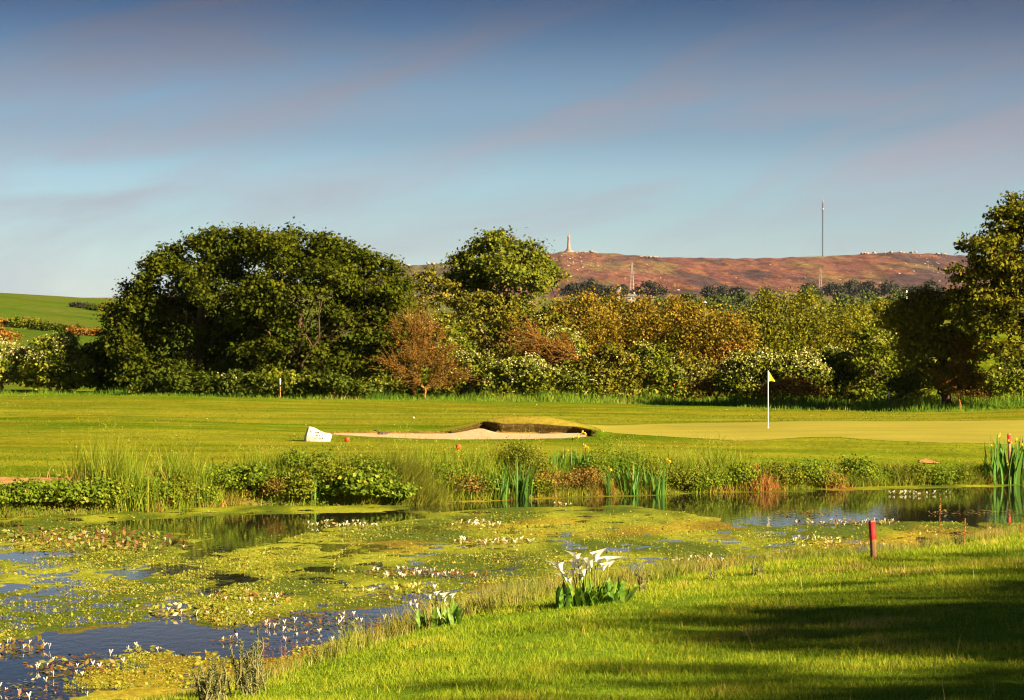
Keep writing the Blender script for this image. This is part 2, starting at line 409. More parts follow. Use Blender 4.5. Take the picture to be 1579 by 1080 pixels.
near_shore = [on_water(*p) for p in [(250, 1092), (340, 1068), (480, 1026), (640, 972), (740, 946), (860, 930), (1050, 899), (1200, 884), (1347, 868), (1480, 846), (1579, 828)]]
far_px = [(0, 797), (120, 793), (240, 786), (350, 781), (500, 780), (630, 779), (700, 773), (800, 770), (900, 766), (1000, 763), (1100, 759), (1200, 757), (1300, 752), (1420, 749), (1579, 747)]
far_shore = [on_water(*p) for p in far_px]
pond = np.array([(-26, 25), (-16, 25.5), (-9, 27), (-6, 28.6)] + near_shore + [(15, 62), (22, 66), (31, 70), (37, 76), (36, 82), (28, 82), (21, 80)] + far_shore[::-1] + [(-17, 63), (-25, 60), (-33, 52), (-36, 40), (-33, 31)], float)
FSX = np.array([p[0] for p in far_shore]); FSY = np.array([p[1] for p in far_shore])
NSX = np.array([-16, -9, -6] + [p[0] for p in near_shore] + [15, 31]); NSY = np.array([25.5, 27, 28.6] + [p[1] for p in near_shore] + [62, 70])

def poly_sd(P, x, y):
    """signed distance to a polygon, positive outside"""
    shp = np.shape(x); x = np.ravel(x).astype(float); y = np.ravel(y).astype(float)
    best = np.full(x.shape, 1e18); inside = np.zeros(x.shape, bool)
    n = len(P)
    for i in range(n):
        ax, ay = P[i]; bx, by = P[(i + 1) % n]
        ex, ey = bx - ax, by - ay
        t = np.clip(((x - ax) * ex + (y - ay) * ey) / (ex * ex + ey * ey), 0, 1)
        best = np.minimum(best, (x - ax - t * ex) ** 2 + (y - ay - t * ey) ** 2)
        c = (ay > y) != (by > y)
        inside ^= c & (x < ex * (y - ay) / (ey if ey else 1e-9) + ax)
    s = np.sqrt(best); s[inside] *= -1
    return s.reshape(shp)

# control points of the course beyond the pond: photo column, photo row, distance
ctl = [(-250, 735, 65), (-250, 660, 90), (-250, 600, 150), (0, 737, 66), (0, 690, 79), (0, 650, 97), (0, 615, 125), (0, 598, 150),
       (240, 728, 68.5), (240, 690, 80), (240, 650, 97), (240, 622, 122), (240, 606, 150), (480, 715, 70), (480, 682, 84), (480, 660, 95), (480, 640, 110), (480, 612, 150),
       (700, 708, 73), (700, 676, 88), (700, 655, 98), (700, 640, 110), (700, 613, 150), (900, 706, 76), (900, 676, 88), (900, 655, 98), (900, 640, 112), (900, 616, 150),
       (1080, 712, 79), (1080, 684, 86.5), (1080, 660, 95), (1080, 645, 108), (1080, 618, 150), (1300, 716, 81), (1300, 704, 83), (1300, 684, 87), (1300, 658, 95), (1300, 650, 101), (1300, 645, 112), (1300, 624, 140), (1300, 618, 155),
       (1450, 716, 82), (1450, 684, 87), (1450, 655, 98), (1450, 648, 112), (1450, 628, 135), (1450, 618, 155), (1579, 716, 83), (1579, 682, 88), (1579, 650, 100), (1579, 645, 112), (1579, 616, 140), (1579, 610, 155), (1900, 720, 85), (1900, 650, 100), (1900, 605, 150)]
cp = np.array([(WX(a, d), d, WZ(b, d)) for a, b, d in ctl])
def _tps_k(ax, ay, bx, by):
    r2 = ((ax[:, None] - bx[None]) / 10) ** 2 + ((ay[:, None] - by[None]) / 14) ** 2
    return r2 * np.log(r2 + 1e-9) * .5
_n = len(cp)
_A = np.zeros((_n + 3, _n + 3))
_A[:_n, :_n] = _tps_k(cp[:, 0], cp[:, 1], cp[:, 0], cp[:, 1]) + np.eye(_n) * .05
_A[:_n, _n] = 1; _A[:_n, _n + 1] = cp[:, 0] / 10; _A[:_n, _n + 2] = cp[:, 1] / 14
_A[_n:, :_n] = _A[:_n, _n:].T
_w = np.linalg.solve(_A, np.concatenate([cp[:, 2], [0, 0, 0]]))
def course_z(x, y):
    x = np.clip(x, -19, 30); y = np.clip(y, 64, 154)
    out = np.empty(len(x))
    for i in range(0, len(x), 40000):
        a, b = x[i:i + 40000], y[i:i + 40000]
        out[i:i + 40000] = _tps_k(a, b, cp[:, 0], cp[:, 1]) @ _w[:_n] + _w[_n] + _w[_n + 1] * a / 10 + _w[_n + 2] * b / 14
    return np.clip(out, .2, 2.4)

# bunker: a long shallow strip of sand, with a turf mound rising behind its right half
bunker = np.array([(-6.4, 90.4), (-5.2, 89.3), (-3.6, 88.6), (-1.8, 88.4), (0.2, 88.6), (1.8, 89.0), (2.75, 90.2), (2.75, 91.6), (2.2, 92.1), (.8, 92.3), (-.4, 92.3), (-1.0, 93.0), (-1.5, 92.7), (-2.2, 91.8), (-3.6, 92.0), (-5.2, 91.7), (-6.2, 91.2)], float)

def H(x, y):
    shp = np.shape(x); x = np.ravel(x).astype(float); y = np.ravel(y).astype(float)
    s = poly_sd(pond, x, y)
    zn = .42 * (1 - np.exp(-np.maximum(s, 0) / 1.3)) + .055 * np.clip(s, 0, 60) + .05 * fbm(x * .25, y * .25, 2) * np.clip(s / 4, 0, 1)
    far_side = smooth01(-4, 4, y - (np.interp(x, NSX, NSY) + np.interp(x, FSX, FSY)) / 2)
    zc = course_z(x, y)
    zc = zc + .07 * fbm(x * .07 + 3, y * .17, 3) * smooth01(78, 90, y) * smooth01(154, 140, y) * (1 - .8 * np.exp(-((x - 12) / 8) ** 2 - ((y - 94) / 7) ** 2))
    # mound behind the bunker, cut off where the sand starts
    zc = zc + .46 * np.exp(-np.abs((x - .4) / 2.2) ** 2.6 - ((y - 94.8) / 2.3) ** 2)
    sb = poly_sd(bunker, x, y)
    sandz = 1.03 + np.where(x < -2, .012, .012 - .028 * smooth01(-2, -.6, x)) * (y - 88) + .05 * np.exp(-((x + 1.1) / .5) ** 2) * np.clip(y - 90, 0, 4) + .02 * vnoise(x * .9, y * .9)
    tz = zc + (.05 + .09 * smooth01(-1.8, -.8, x) * (1 + .5 * vnoise(x * 1.7, y * 0))) * smooth01(.9, .1, sb) * (y > 91) * smooth01(-7, -5, x)
    k = smooth01(-.02, .10, sb)
    zc = np.where(sb < .12, np.minimum(sandz, zc - .02) * (1 - k) + tz * k, tz)
    zc = zc * (1 - np.exp(-np.maximum(s, 0) / .55))
    z = zn * (1 - far_side) + zc * far_side
    z = np.where(s < 0, -.6 * (1 - np.exp(s / .8)), z)
    valley = np.interp(y, [150, 300, 500, 650, 850, 1100, 1500, 1800, 2600, 4000, 9000], [1.4, 2.5, 5.5, 8, 11.5, 16.5, 25, 31, 44, 50, 50])
    field = 8.3 * np.exp(-((x + 118) / 62) ** 2 - (np.maximum(430 - y, 0) / 170) ** 2 - (np.maximum(y - 430, 0) / 400) ** 2)
    b = smooth01(152, 180, y)
    z = z * (1 - b) + valley * b + field * smooth01(158, 210, y)
    return z.reshape(shp)

def H1(x, y): return float(H(np.array([x]), np.array([y]))[0])
def on_ground(px, py, d0=17.0, d1=152.0):
    d = np.linspace(d0, d1, 2600)
    z = H(WX(px, d), d); line = WZ(py, d)
    i = int(np.argmax(z >= line)) if (z >= line).any() else len(d) - 1
    return WX(px, d[i]), d[i], float(z[i])

def axis(segs):
    out = [segs[0][0]]
    for a, b, st in segs: out += list(np.linspace(a, b, max(2, int(round((b - a) / st)) + 1))[1:])
    return np.array(out)
gx = axis([(-6500, -600, 600), (-600, -120, 24), (-120, -30, 5), (-30, -9, .6), (-9, 4, .21), (4, 30, .5), (30, 120, 5), (120, 600, 40), (600, 6500, 600)])
gy = axis([(-120, 10, 8), (10, 60, .8), (60, 86, .45), (86, 99, .13), (99, 160, .8), (160, 460, 7), (460, 1500, 40), (1500, 9000, 500)])
X, Y = np.meshgrid(gx, gy)
Z = H(X, Y)
ny, nx = X.shape
idx = np.arange(nx * ny).reshape(ny, nx)
Fq = np.stack([idx[:-1, :-1], idx[:-1, 1:], idx[1:, 1:], idx[1:, :-1]], -1).reshape(-1, 4)

def turf_color(x, y):
    """what grows where: mown fairway, semi-rough, dry bands, field, moor valley"""
    c = lambda *a: np.array(a)
    n1 = fbm(x * .07, y * .16, 4); n2 = fbm(x * .5 + 40, y * .35, 4); n3 = fbm(x * .02 + 9, y * .05 + 3, 3)
    rough = c(.080, .124, .004); fair = c(.175, .176, .014); dry = c(.20, .14, .010); lush = c(.068, .122, .004)
    C = np.ones((len(x), 3)) * rough
    def mix(col, f):
        nonlocal C
        f = np.clip(f, 0, 1)[:, None]; C = C * (1 - f) + col * f
    u = x / np.maximum(y, 1) * FPX + CX
    # broad mown bands running across the course
    yb = y + 2.2 * n1 + .004 * (u - 700)
    mix(fair, .75 * smooth01(97, 101, yb) * smooth01(119, 113, yb))
    mix(dry, .55 * smooth01(118, 121, yb) * smooth01(131, 124, yb))
    mix(fair, .5 * smooth01(80, 82, yb) * smooth01(90, 87, yb))
    mix(dry, .3 * smooth01(70, 73, yb) * smooth01(80, 77, yb))
    mix(lush, .7 * smooth01(88, 90, yb) * smooth01(96, 93, yb) * (u < 480))
    mix(lush, .8 * smooth01(128, 136, yb))
    mix(lush, .6 * np.clip(n2 * 1.3, 0, 1)); mix(dry, .45 * np.clip(-n2 * 1.3 - .1, 0, 1)); mix(fair, .5 * np.clip(n1 * 1.3, 0, 1))
    n4 = fbm(x * .10 + 70, y * .9, 3); mix(c(.20, .20, .014), .55 * np.clip(n4 * 1.5, 0, 1)); mix(c(.058, .11, .004), .55 * np.clip(-n4 * 1.5 - .1, 0, 1))
    # bunker surround: scorched lip
    sb = poly_sd(bunker, x, y)
    mix(c(.40, .20, .05), .75 * smooth01(.8, .15, sb) * (y > 90.5) * (x < -1.6)); mix(c(.16, .085, .035), .95 * smooth01(.09, .02, sb)); mix(c(.27, .20, .03), .9 * np.exp(-((x - .5) / 2.5) ** 4 - ((y - 95.0) / 2.6) ** 4))
    # near bank turf
    mix(c(.13, .19, .014), (y < np.interp(x, NSX, NSY) + 1).astype(float))
    sp = poly_sd(pond, x, y)
    mix(c(.06, .045, .018), smooth01(.15, -.3, sp)); mix(c(.20, .16, .04), .6 * smooth01(1.2, .2, sp) * (sp > 0))
    # beyond the trees
    field = smooth01(155, 175, y) * (x < -5)
    mix(c(.065, .105, .010), field); mix(c(.045, .085, .008), field * np.clip(fbm(x * .05, y * .3, 3) * 1.5, 0, 1)); mix(c(.09, .10, .018), field * np.clip(fbm(x * .3 + 9, y * .1, 3) * 1.2, 0, 1))
    mix(c(.10, .115, .03), smooth01(500, 900, y)); mix(c(.16, .13, .05), .6 * smooth01(900, 1600, y) * np.clip(n3 * 2 + .3, 0, 1))
    return C
ground = put('ground', make_mesh('ground', np.stack([X, Y, Z], -1), Fq, M['ground'], smooth=True, colors=turf_color(X.ravel(), Y.ravel())))
tag(ground, 'mown golf course turf sloping to the pond banks', kind='structure')

def sheet(name, x0, x1, y0, y1, st, keep, lift, mat, label, colors=None):
    xs, ys = np.arange(x0, x1 + st, st), np.arange(y0, y1 + st, st)
    A, B = np.meshgrid(xs, ys); z = H(A, B) + lift
    k = keep(A, B)
    i = np.arange(A.size).reshape(A.shape)
    q = np.stack([i[:-1, :-1], i[:-1, 1:], i[1:, 1:], i[1:, :-1]], -1).reshape(-1, 4)
    q = q[k.ravel()[q].all(1)]
    used = np.unique(q); re = np.full(A.size, -1); re[used] = np.arange(len(used))
    V = np.stack([A, B, z], -1).reshape(-1, 3)[used]
    o = put(name, make_mesh(name, V, re[q], mat, smooth=True, colors=None if colors is None else colors(V[:, 0], V[:, 1])))
    return tag(o, label, kind='structure')

sheet('bunker_sand', -6.6, 3.0, 87.6, 94.6, .06, lambda a, b: poly_sd(bunker, a, b) < .0, .012, M['sand'], 'pale pink sand filling the long bunker')

# face under the bunker lip, its shade painted dark, slightly overhanging the sand
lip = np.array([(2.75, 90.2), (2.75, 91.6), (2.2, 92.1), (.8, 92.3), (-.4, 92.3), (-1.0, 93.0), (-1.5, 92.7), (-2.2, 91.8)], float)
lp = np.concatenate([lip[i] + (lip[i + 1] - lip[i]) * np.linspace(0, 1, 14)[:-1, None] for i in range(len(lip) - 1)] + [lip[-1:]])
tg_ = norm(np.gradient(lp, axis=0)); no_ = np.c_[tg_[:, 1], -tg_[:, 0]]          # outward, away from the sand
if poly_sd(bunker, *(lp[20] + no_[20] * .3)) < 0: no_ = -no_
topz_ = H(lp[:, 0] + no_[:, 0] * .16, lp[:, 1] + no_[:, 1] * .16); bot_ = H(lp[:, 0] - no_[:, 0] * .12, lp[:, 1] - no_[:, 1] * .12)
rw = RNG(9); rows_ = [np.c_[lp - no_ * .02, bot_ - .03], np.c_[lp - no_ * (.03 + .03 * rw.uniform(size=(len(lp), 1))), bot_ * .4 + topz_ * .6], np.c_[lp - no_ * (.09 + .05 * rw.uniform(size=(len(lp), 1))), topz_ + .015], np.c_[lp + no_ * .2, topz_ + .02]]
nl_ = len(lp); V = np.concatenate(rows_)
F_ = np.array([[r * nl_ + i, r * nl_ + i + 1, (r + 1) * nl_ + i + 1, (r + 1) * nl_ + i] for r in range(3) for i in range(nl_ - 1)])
M['lip'] = plain_mat('face_shade_paint', (.030, .022, .008), (.085, .060, .016), 14, 1, .5, 0)
tag(put('bunker_shade_face', make_mesh('bunker_shade_face', V, F_, M['lip'])), 'bunker face under the lip, its shade painted in as dark colour', kind='structure')

green_poly = np.array([(2.6, 95.5), (3.2, 92.3), (5.5, 90.2), (7.5, 88.4), (9.8, 88.8), (11.2, 89.6), (13, 88.2), (15.5, 87.2), (19, 87.0), (24, 88), (27, 92), (26, 98), (20, 101), (12, 101), (6.5, 99.5), (3.6, 97.8)], float)
def green_color(x, y):
    st = np.sin(y * 3.6) * .5 + .5
    n = fbm(x * .25, y * .4, 3)
    return np.array([.25, .228, .038]) * (.95 + .07 * st + .09 * n)[:, None]
sheet('putting_green', 2, 27.5, 86.5, 101.5, .13, lambda a, b: poly_sd(green_poly, a, b) + .5 * vnoise(a * .5, b * .5) < 0, .009, M['green'], 'close mown putting green around the flag', green_color)

# sandy path along the far bank
def path_keep(a, b):
    off = b - np.interp(a, FSX, FSY) - 1.75 - .25 * vnoise(a * .5, b * .3)
    return (np.abs(off) < .62 + .12 * vnoise(a * 2, b * 2)) & ((a < -7.6) | ((a > -7.3) & (a < -6.5)))
sheet('path', -19, -6, 62, 72, .08, path_keep, .03, M['soil'], 'trodden sandy path along the far bank')
def patch_keep(a, b):
    cx, cy, _ = on_ground(1436, 714, 60)
    return ((a - cx) / .42) ** 2 + ((b - cy) / .7) ** 2 + .9 * fbm(a * 2.2, b * 2.2, 3) < .8
sheet('bare_ground', 11, 15.5, 78, 84, .06, patch_keep, .03, M['soil'], 'worn patch of bare orange soil on the far bank')

# ------------------------------------------------------------------ pond water and its floating weed
m, nt, p, out = new_mat('pond_water')
p.inputs['Base Color'].default_value = (.014, .014, .008, 1)
p.inputs['Roughness'].default_value = .03
p.inputs['IOR'].default_value = 1.33
co = nt.nodes.new('ShaderNodeTexCoord'); mp = nt.nodes.new('ShaderNodeMapping'); mp.inputs['Scale'].default_value = (1.0, .5, 1)
nz = nt.nodes.new('ShaderNodeTexNoise'); nz.inputs['Scale'].default_value = 5.0; nz.inputs['Detail'].default_value = 3
b = nt.nodes.new('ShaderNodeBump'); b.inputs['Strength'].default_value = .35; b.inputs['Distance'].default_value = .008
nt.links.new(co.outputs['Object'], mp.inputs[0]); nt.links.new(mp.outputs[0], nz.inputs['Vector']); nt.links.new(nz.outputs[0], b.inputs['Height']); nt.links.new(b.outputs[0], p.inputs['Normal'])
M['water'] = m
bx0, bx1, by0, by1 = -38, 39, 25, 84
water = put('water', make_mesh('water', [(bx0, by0, 0), (bx1, by0, 0), (bx1, by1, 0), (bx0, by1, 0)], np.array([[0, 1, 2, 3]]), M['water']))
tag(water, 'still dark pond water reflecting sky and bank', kind='structure')

open_px = [  # open water as seen from the bank
    [(170, 806), (300, 797), (420, 793), (560, 792), (620, 790), (680, 800), (600, 806), (480, 820), (430, 838), (360, 846), (290, 838), (300, 826), (210, 818)],
    [(600, 789), (660, 779), (800, 771), (980, 765), (1090, 760), (1200, 759), (1579, 748), (1750, 748), (1750, 806), (1579, 806), (1420, 806), (1320, 807), (1200, 812), (1110, 806), (1060, 792), (960, 781), (800, 783), (690, 789)],
    [(-160, 852), (0, 852), (60, 849), (145, 847), (130, 856), (60, 864), (0, 866), (-160, 868)],
    [(-200, 1000), (0, 988), (150, 975), (250, 962), (360, 968), (420, 952), (520, 940), (640, 932), (690, 934), (660, 950), (560, 980), (470, 1010), (390, 1028), (300, 1008), (220, 1004), (150, 1020), (110, 1046), (60, 1090), (-200, 1110)],
    [(700, 916), (740, 901), (790, 899), (860, 905), (872, 920), (800, 921), (740, 918)],
    [(190, 886), (215, 878), (262, 880), (240, 888), (200, 892)],
    [(940, 915), (1000, 900), (1010, 908), (960, 921)],
    [(160, 880), (200, 876), (210, 884), (170, 890)]]
open_polys = [np.array([on_water(*q) for q in P]) for P in open_px]
wx = np.concatenate([np.arange(-30, -14, .5), np.arange(-14, 18, .13), np.arange(18, 34, .5)]); wy = np.concatenate([np.arange(27, 30, .3), np.arange(30, 80, .13)])
A, B = np.meshgrid(wx, wy)
def open_field(a, b):
    """>0 where weed covers the water"""
    s = np.full(np.shape(a), 9.0)
    for P in open_polys: s = np.minimum(s, poly_sd(P, a, b))
    n = fbm(a * .55, b * .28, 4) * .55 + fbm(a * 2.2 + 5, b * 1.1, 3) * .30
    g = np.clip(s, -1.5, 1.5) + n * np.where(s < -.1, .62, 1.0)
    holes = fbm(a * 1.1 + 31, b * .55 + 7, 4, .62)               # small gaps inside the mat, more of them to the left
    left = smooth01(1, -6, a) * smooth01(60, 50, b)
    g = np.where(s > 0, np.minimum(g + .25, (1.06 - .52 * left - holes) * 1.2), g)
    return g
G = open_field(A, B)
ZW = np.clip(G * .05, -.05, .010) + .012 * fbm(A * 1.7, B * 1.2, 3) * (G > 0) + .011 * fbm(A * 3.3 + 60, B * 2.2, 2) * np.clip(G + .3, 0, 1) - .030 * np.clip(fbm(A * 2.6 + 90, B * 1.5 + 4, 4, .65) - .12, 0, 1) * (.25 + .75 * smooth01(2, -7, A)) * smooth01(66, 58, B)
n1 = fbm(A * .16 + 3, B * .10, 4); n2 = fbm(A * .8, B * .35, 4); n3 = fbm(A * .3 + 50, B * .2, 3)
def cmix_(C, col, f): return C * (1 - f[..., None]) + np.array(col) * f[..., None]
CW = np.ones(A.shape + (3,)) * np.array([.155, .178, .009])
CW = cmix_(CW, (.055, .085, .008), np.clip(n2 * 1.5 + .1, 0, .85))
CW = cmix_(CW, (.25, .27, .020), np.clip(-n2 * 1.2, 0, .8))
CW = cmix_(CW, (.38, .17, .018), np.clip(n3 * 1.4 - .55, 0, .3))
CW = cmix_(CW, (.20, .07, .03), np.clip(.5 - np.abs(G - .1) * 3, 0, 1) * np.clip(n1 + .35, 0, 1) * .9)
i = np.arange(A.size).reshape(A.shape)
q = np.stack([i[:-1, :-1], i[:-1, 1:], i[1:, 1:], i[1:, :-1]], -1).reshape(-1, 4)
q = q[(ZW.ravel()[q] > -.012).any(1)]
sp = poly_sd(pond, A.ravel()[q].mean(1), B.ravel()[q].mean(1))
q = q[sp < .15]
used = np.unique(q); re = np.full(A.size, -1); re[used] = np.arange(len(used))
weed = put('pondweed', make_mesh('pondweed', np.stack([A, B, ZW], -1).reshape(-1, 3)[used], re[q], M['weed'], smooth=True, colors=CW.reshape(-1, 3)[used]))
tag(weed, 'yellow-green mat of pondweed floating over the pond', 'pondweed', kind='stuff')
# small upright leaves standing out of the mat
rng = RNG(41)
n = 380000
px_ = rng.uniform(-20, 1600, n); py_ = 790 + 275 * rng.uniform(0, 1, n) ** .8
d = CZ * FPX / (py_ - HY); x = WX(px_, d)
g_ = open_field(x, d) + .35 * fbm(x * 1.3, d * .8, 3)
k = (g_ > .25) & (poly_sd(pond, x, d) < -.2) & (rng.uniform(size=n) < .22 + .75 * smooth01(-.1, .5, fbm(x * .6 + 8, d * .35, 3)))
x, d = x[k], d[k]; n = len(x)
S = np.exp(rng.normal(np.log(.024), .45, n)).clip(.008, .09)
Nn = rng.normal(size=(n, 3)) * .8 + np.array([.25, -.5, .7])
V, Fl = leaf_quads(rng, np.stack([x, d, .02 + S * .25], 1), Nn, S, .6)
o = put('pondweed_leaves', make_mesh('pondweed_leaves', V, Fl, M['weedleaf'], rng.uniform(size=n) ** 1.2))
tag(o, 'tiny bright leaves rising from the pondweed mat', 'pondweed', kind='stuff')

# ------------------------------------------------------------------ hills far behind
sk = np.array([(300, 452), (480, 436), (560, 424), (612, 413), (640, 409), (700, 404), (780, 397), (845, 391), (880, 388.5), (940, 391), (1000, 396), (1060, 398), (1120, 399), (1200, 397.5), (1270, 396), (1330, 391.5), (1390, 389.5), (1440, 391.5), (1480, 394), (1600, 402), (1760, 420), (2000, 446), (2200, 452)])
DH = 3800.0
hu = np.linspace(250, 2200, 480); hv = np.linspace(0, 1, 70)
U, Vv = np.meshgrid(hu, hv)
top = np.interp(U, sk[:, 0], sk[:, 1]) + .9 * fbm(U * .06, U * 0, 3)
Dd = 2250 + (DH - 2250) * Vv
base_z = 33.0
topz = WZ(top, DH)
prof = Vv ** 1.12
HZ = base_z + (topz - base_z) * prof + 2.2 * fbm(U * .02, Vv * 5, 4) * np.sin(Vv * np.pi)
HX = WX(U, DH) * (.70 + .30 * Vv)
# far slope falling away behind the skyline
HX2 = np.concatenate([HX, HX[-1:] * 1.03, HX[-1:] * 1.1]); HY2 = np.concatenate([Dd, np.full((1, len(hu)), DH + 250), np.full((1, len(hu)), DH + 1200)]); HZ2 = np.concatenate([HZ, HZ[-1:] - 14, HZ[-1:] * 0 + 30])
i = np.arange(HX2.size).reshape(HX2.shape)
q = np.stack([i[:-1, :-1], i[:-1, 1:], i[1:, 1:], i[1:, :-1]], -1).reshape(-1, 4)
def moor_color(x, y):
    C = np.ones((len(x), 3)) * np.array([.115, .050, .040])
    def mix(col, f):
        nonlocal C
        f = np.clip(f, 0, 1)[:, None]; C = C * (1 - f) + np.array(col) * f
    a = fbm(x * .024, y * .0035, 5, .62); b_ = fbm(x * .06 + 30, y * .007, 4, .6); c_ = fbm(x * .016 + 11, y * .004 + 4, 4)
    mix((.190, .088, .038), np.clip(b_ * 1.6, 0, .8)); mix((.062, .042, .046), np.clip(a * 2.2 - .1, 0, .9)); mix((.15, .115, .045), np.clip(c_ * 1.5 - .35, 0, .7)); mix((.145, .064, .058), np.clip(-a * 1.2, 0, .6))
    mix((.10, .092, .05), .85 * smooth01(30, -70, x))
    return C
M['moor'] = tint_mat('heather_moor', .10, .6, fine2=(.35, .6), stretch=(1, .12, 1))
hill = put('moorland_hill', make_mesh('moorland_hill', np.stack([HX2, HY2, HZ2], -1), q, M['moor'], smooth=True, colors=moor_color(HX2.ravel(), HY2.ravel())))
tag(hill, 'long rust and purple heather hill on the skyline', kind='structure')
_hu = hu
def hill_point(px, t):
    """point on the hill face under photo column px, t = 0 foot, 1 skyline"""
    v = t * 69; r = int(min(max(v, 0), 68)); c = float(np.interp(px, hu, np.arange(len(hu)))); ci = int(c)
    return float(HX[r, ci]), float(Dd[r, ci]), float(HZ[r, ci])

# monument on the summit
def sky_base(px, d=DH - 15): return WX(px, d), d, float(np.interp(px, hu, HZ[-1])) - 1.2
mx, my, mz = sky_base(877)
mon = empty('monument', (mx, my, mz))
tag(mon, 'tapering granite column monument on the summit of the heather hill', 'monument')
g = Geo()
for lo, hi in (((-7, -7, -1), (7, 7, 1.4)), ((-5, -5, 1.4), (5, 5, 3.0)), ((-3.6, -3.6, 3.0), (3.6, 3.6, 5.0))): g.add(*box(lo, hi))
put('base', g.mesh('monument_base', M['granite']), mon)
g = Geo(); g.add(*lathe([(2.8, 4.9), (2.8, 5.6), (2.5, 6.0), (1.75, 20.5), (2.2, 21.0), (2.2, 21.8), (1.6, 22.2)], 8)); put('column', g.mesh('monument_column', M['granite']), mon)
g = Geo(); g.add(*lathe([(1.65, 22.1), (1.5, 23.8), (.9, 24.8), (.25, 26.8), (.02, 28)], 8)); put('cap', g.mesh('monument_cap', M['granite']), mon)

# little castle on the ridge
cxx, cyy, czz = sky_base(615.5)
cas = empty('castle', (cxx, cyy, czz))
tag(cas, 'small ruined stone castle on the ridge beside the big sycamore', 'castle')
for nm, lo, hi in (('keep', (-5.5, -4, -1), (1.5, 4, 9.5)), ('wing', (1.55, -3.5, -1), (5, 3.5, 6.5)), ('turret', (-7.5, -2, -1), (-5.55, 2, 11))):
    g = Geo(); g.add(*box(lo, hi))
    for k in range(3):
        xx = lo[0] + (hi[0] - lo[0]) * (k + .2) / 3
        g.add(*box((xx, lo[1] + .02, hi[2] + .01), (xx + (hi[0] - lo[0]) * .18, hi[1] - .02, hi[2] + 1.2)))
    put(nm, g.mesh('castle_' + nm, M['granite']), cas)

def lattice(h, w0, w1, step, r, legs=4, brace=True):
    g = Geo()
    n = max(2, int(h / step)); zs = np.linspace(0, h, n + 1); ws = w0 + (w1 - w0) * zs / h
    cor = [(math.cos(a), math.sin(a)) for a in np.arange(legs) / legs * 2 * np.pi + .6]
    for cxy in cor: g.add(*tube([(cxy[0] * w, cxy[1] * w, z) for w, z in zip(ws, zs)], np.full(n + 1, r), 4))
    if brace:
        for k in range(n):
            for c in range(legs):
                a, b_ = cor[c], cor[(c + 1) % legs]
                g.add(*tube([(a[0] * ws[k], a[1] * ws[k], zs[k]), (b_[0] * ws[k + 1], b_[1] * ws[k + 1], zs[k + 1])], [r * .7] * 2, 3))
    return g
# tall guyed radio mast behind the hill crest
dm = 4300.0
mz_top = WZ(314, dm); mz0 = 40.0
mast = empty('radio_mast', (WX(1268.5, dm), dm, mz0))
tag(mast, 'very tall thin dark lattice radio mast standing above the hill', 'radio mast')
put('lattice_tower', lattice(mz_top - mz0, .9, .9, 4, .34, 3).mesh('mast_lattice', M['steel']), mast)
hh = mz_top - mz0
g = Geo(); g.add(*lathe([(.05, hh), (.9, hh), (.9, hh + 5.5), (.25, hh + 6), (.2, hh + 12), (.02, hh + 12.2)], 8)); put('antenna', g.mesh('mast_antenna', M['pylon']), mast)
g = Geo(); g.add(*lathe([(1.7, hh - 11), (1.8, hh - 11), (1.8, hh - 8), (1.7, hh - 8)], 8)); put('aerial_drum', g.mesh('mast_drum', M['limewash']), mast)
g = Geo()
for a in (0.3, 2.4, 4.5):
    for hz in (.55, .85):
        g.add(*tube([(math.cos(a) * 1.5, math.sin(a) * 1.5, hh * hz), (math.cos(a) * hh * .6, math.sin(a) * hh * .6, 0)], [.06, .06], 3))
put('guy_wires', g.mesh('mast_guys', M['steel']), mast)
for z in (.30, .36):
    g = Geo(); g.add(*box((-3, -.6, hh * z), (-1.4, .6, hh * z + 2.5))); put('dish', g.mesh('mast_dish', M['steel']), mast)

def pylon(px, d, top_py, label):
    x = WX(px, d); z = H1(x, d); h = WZ(top_py, d) - z
    t = empty('electricity_pylon', (x, d, z)); tag(t, label, 'pylon', 'pylons crossing the valley')
    put('lattice_tower', lattice(h, h * .085, h * .012, h / 11, h * .0065, 4).mesh('pylon_lattice', M['pylon']), t)
    for k, w in ((.95, .09), (.82, .13), (.69, .10)):
        g = Geo(); g.add(*tube([(-h * w, 0, h * k), (0, 0, h * (k + .018)), (h * w, 0, h * k)], [h * .005] * 3, 4)); g.add(*tube([(-h * w, 0, h * k), (h * w, 0, h * k)], [h * .004] * 2, 4))
        put('cross_arm', g.mesh('pylon_arm', M['pylon']), t)
pylon(974.5, 1700, 405, 'slim lattice pylon among dark trees below the monument hill')
pylon(1265, 1750, 413, 'slim lattice pylon below the tall radio mast')

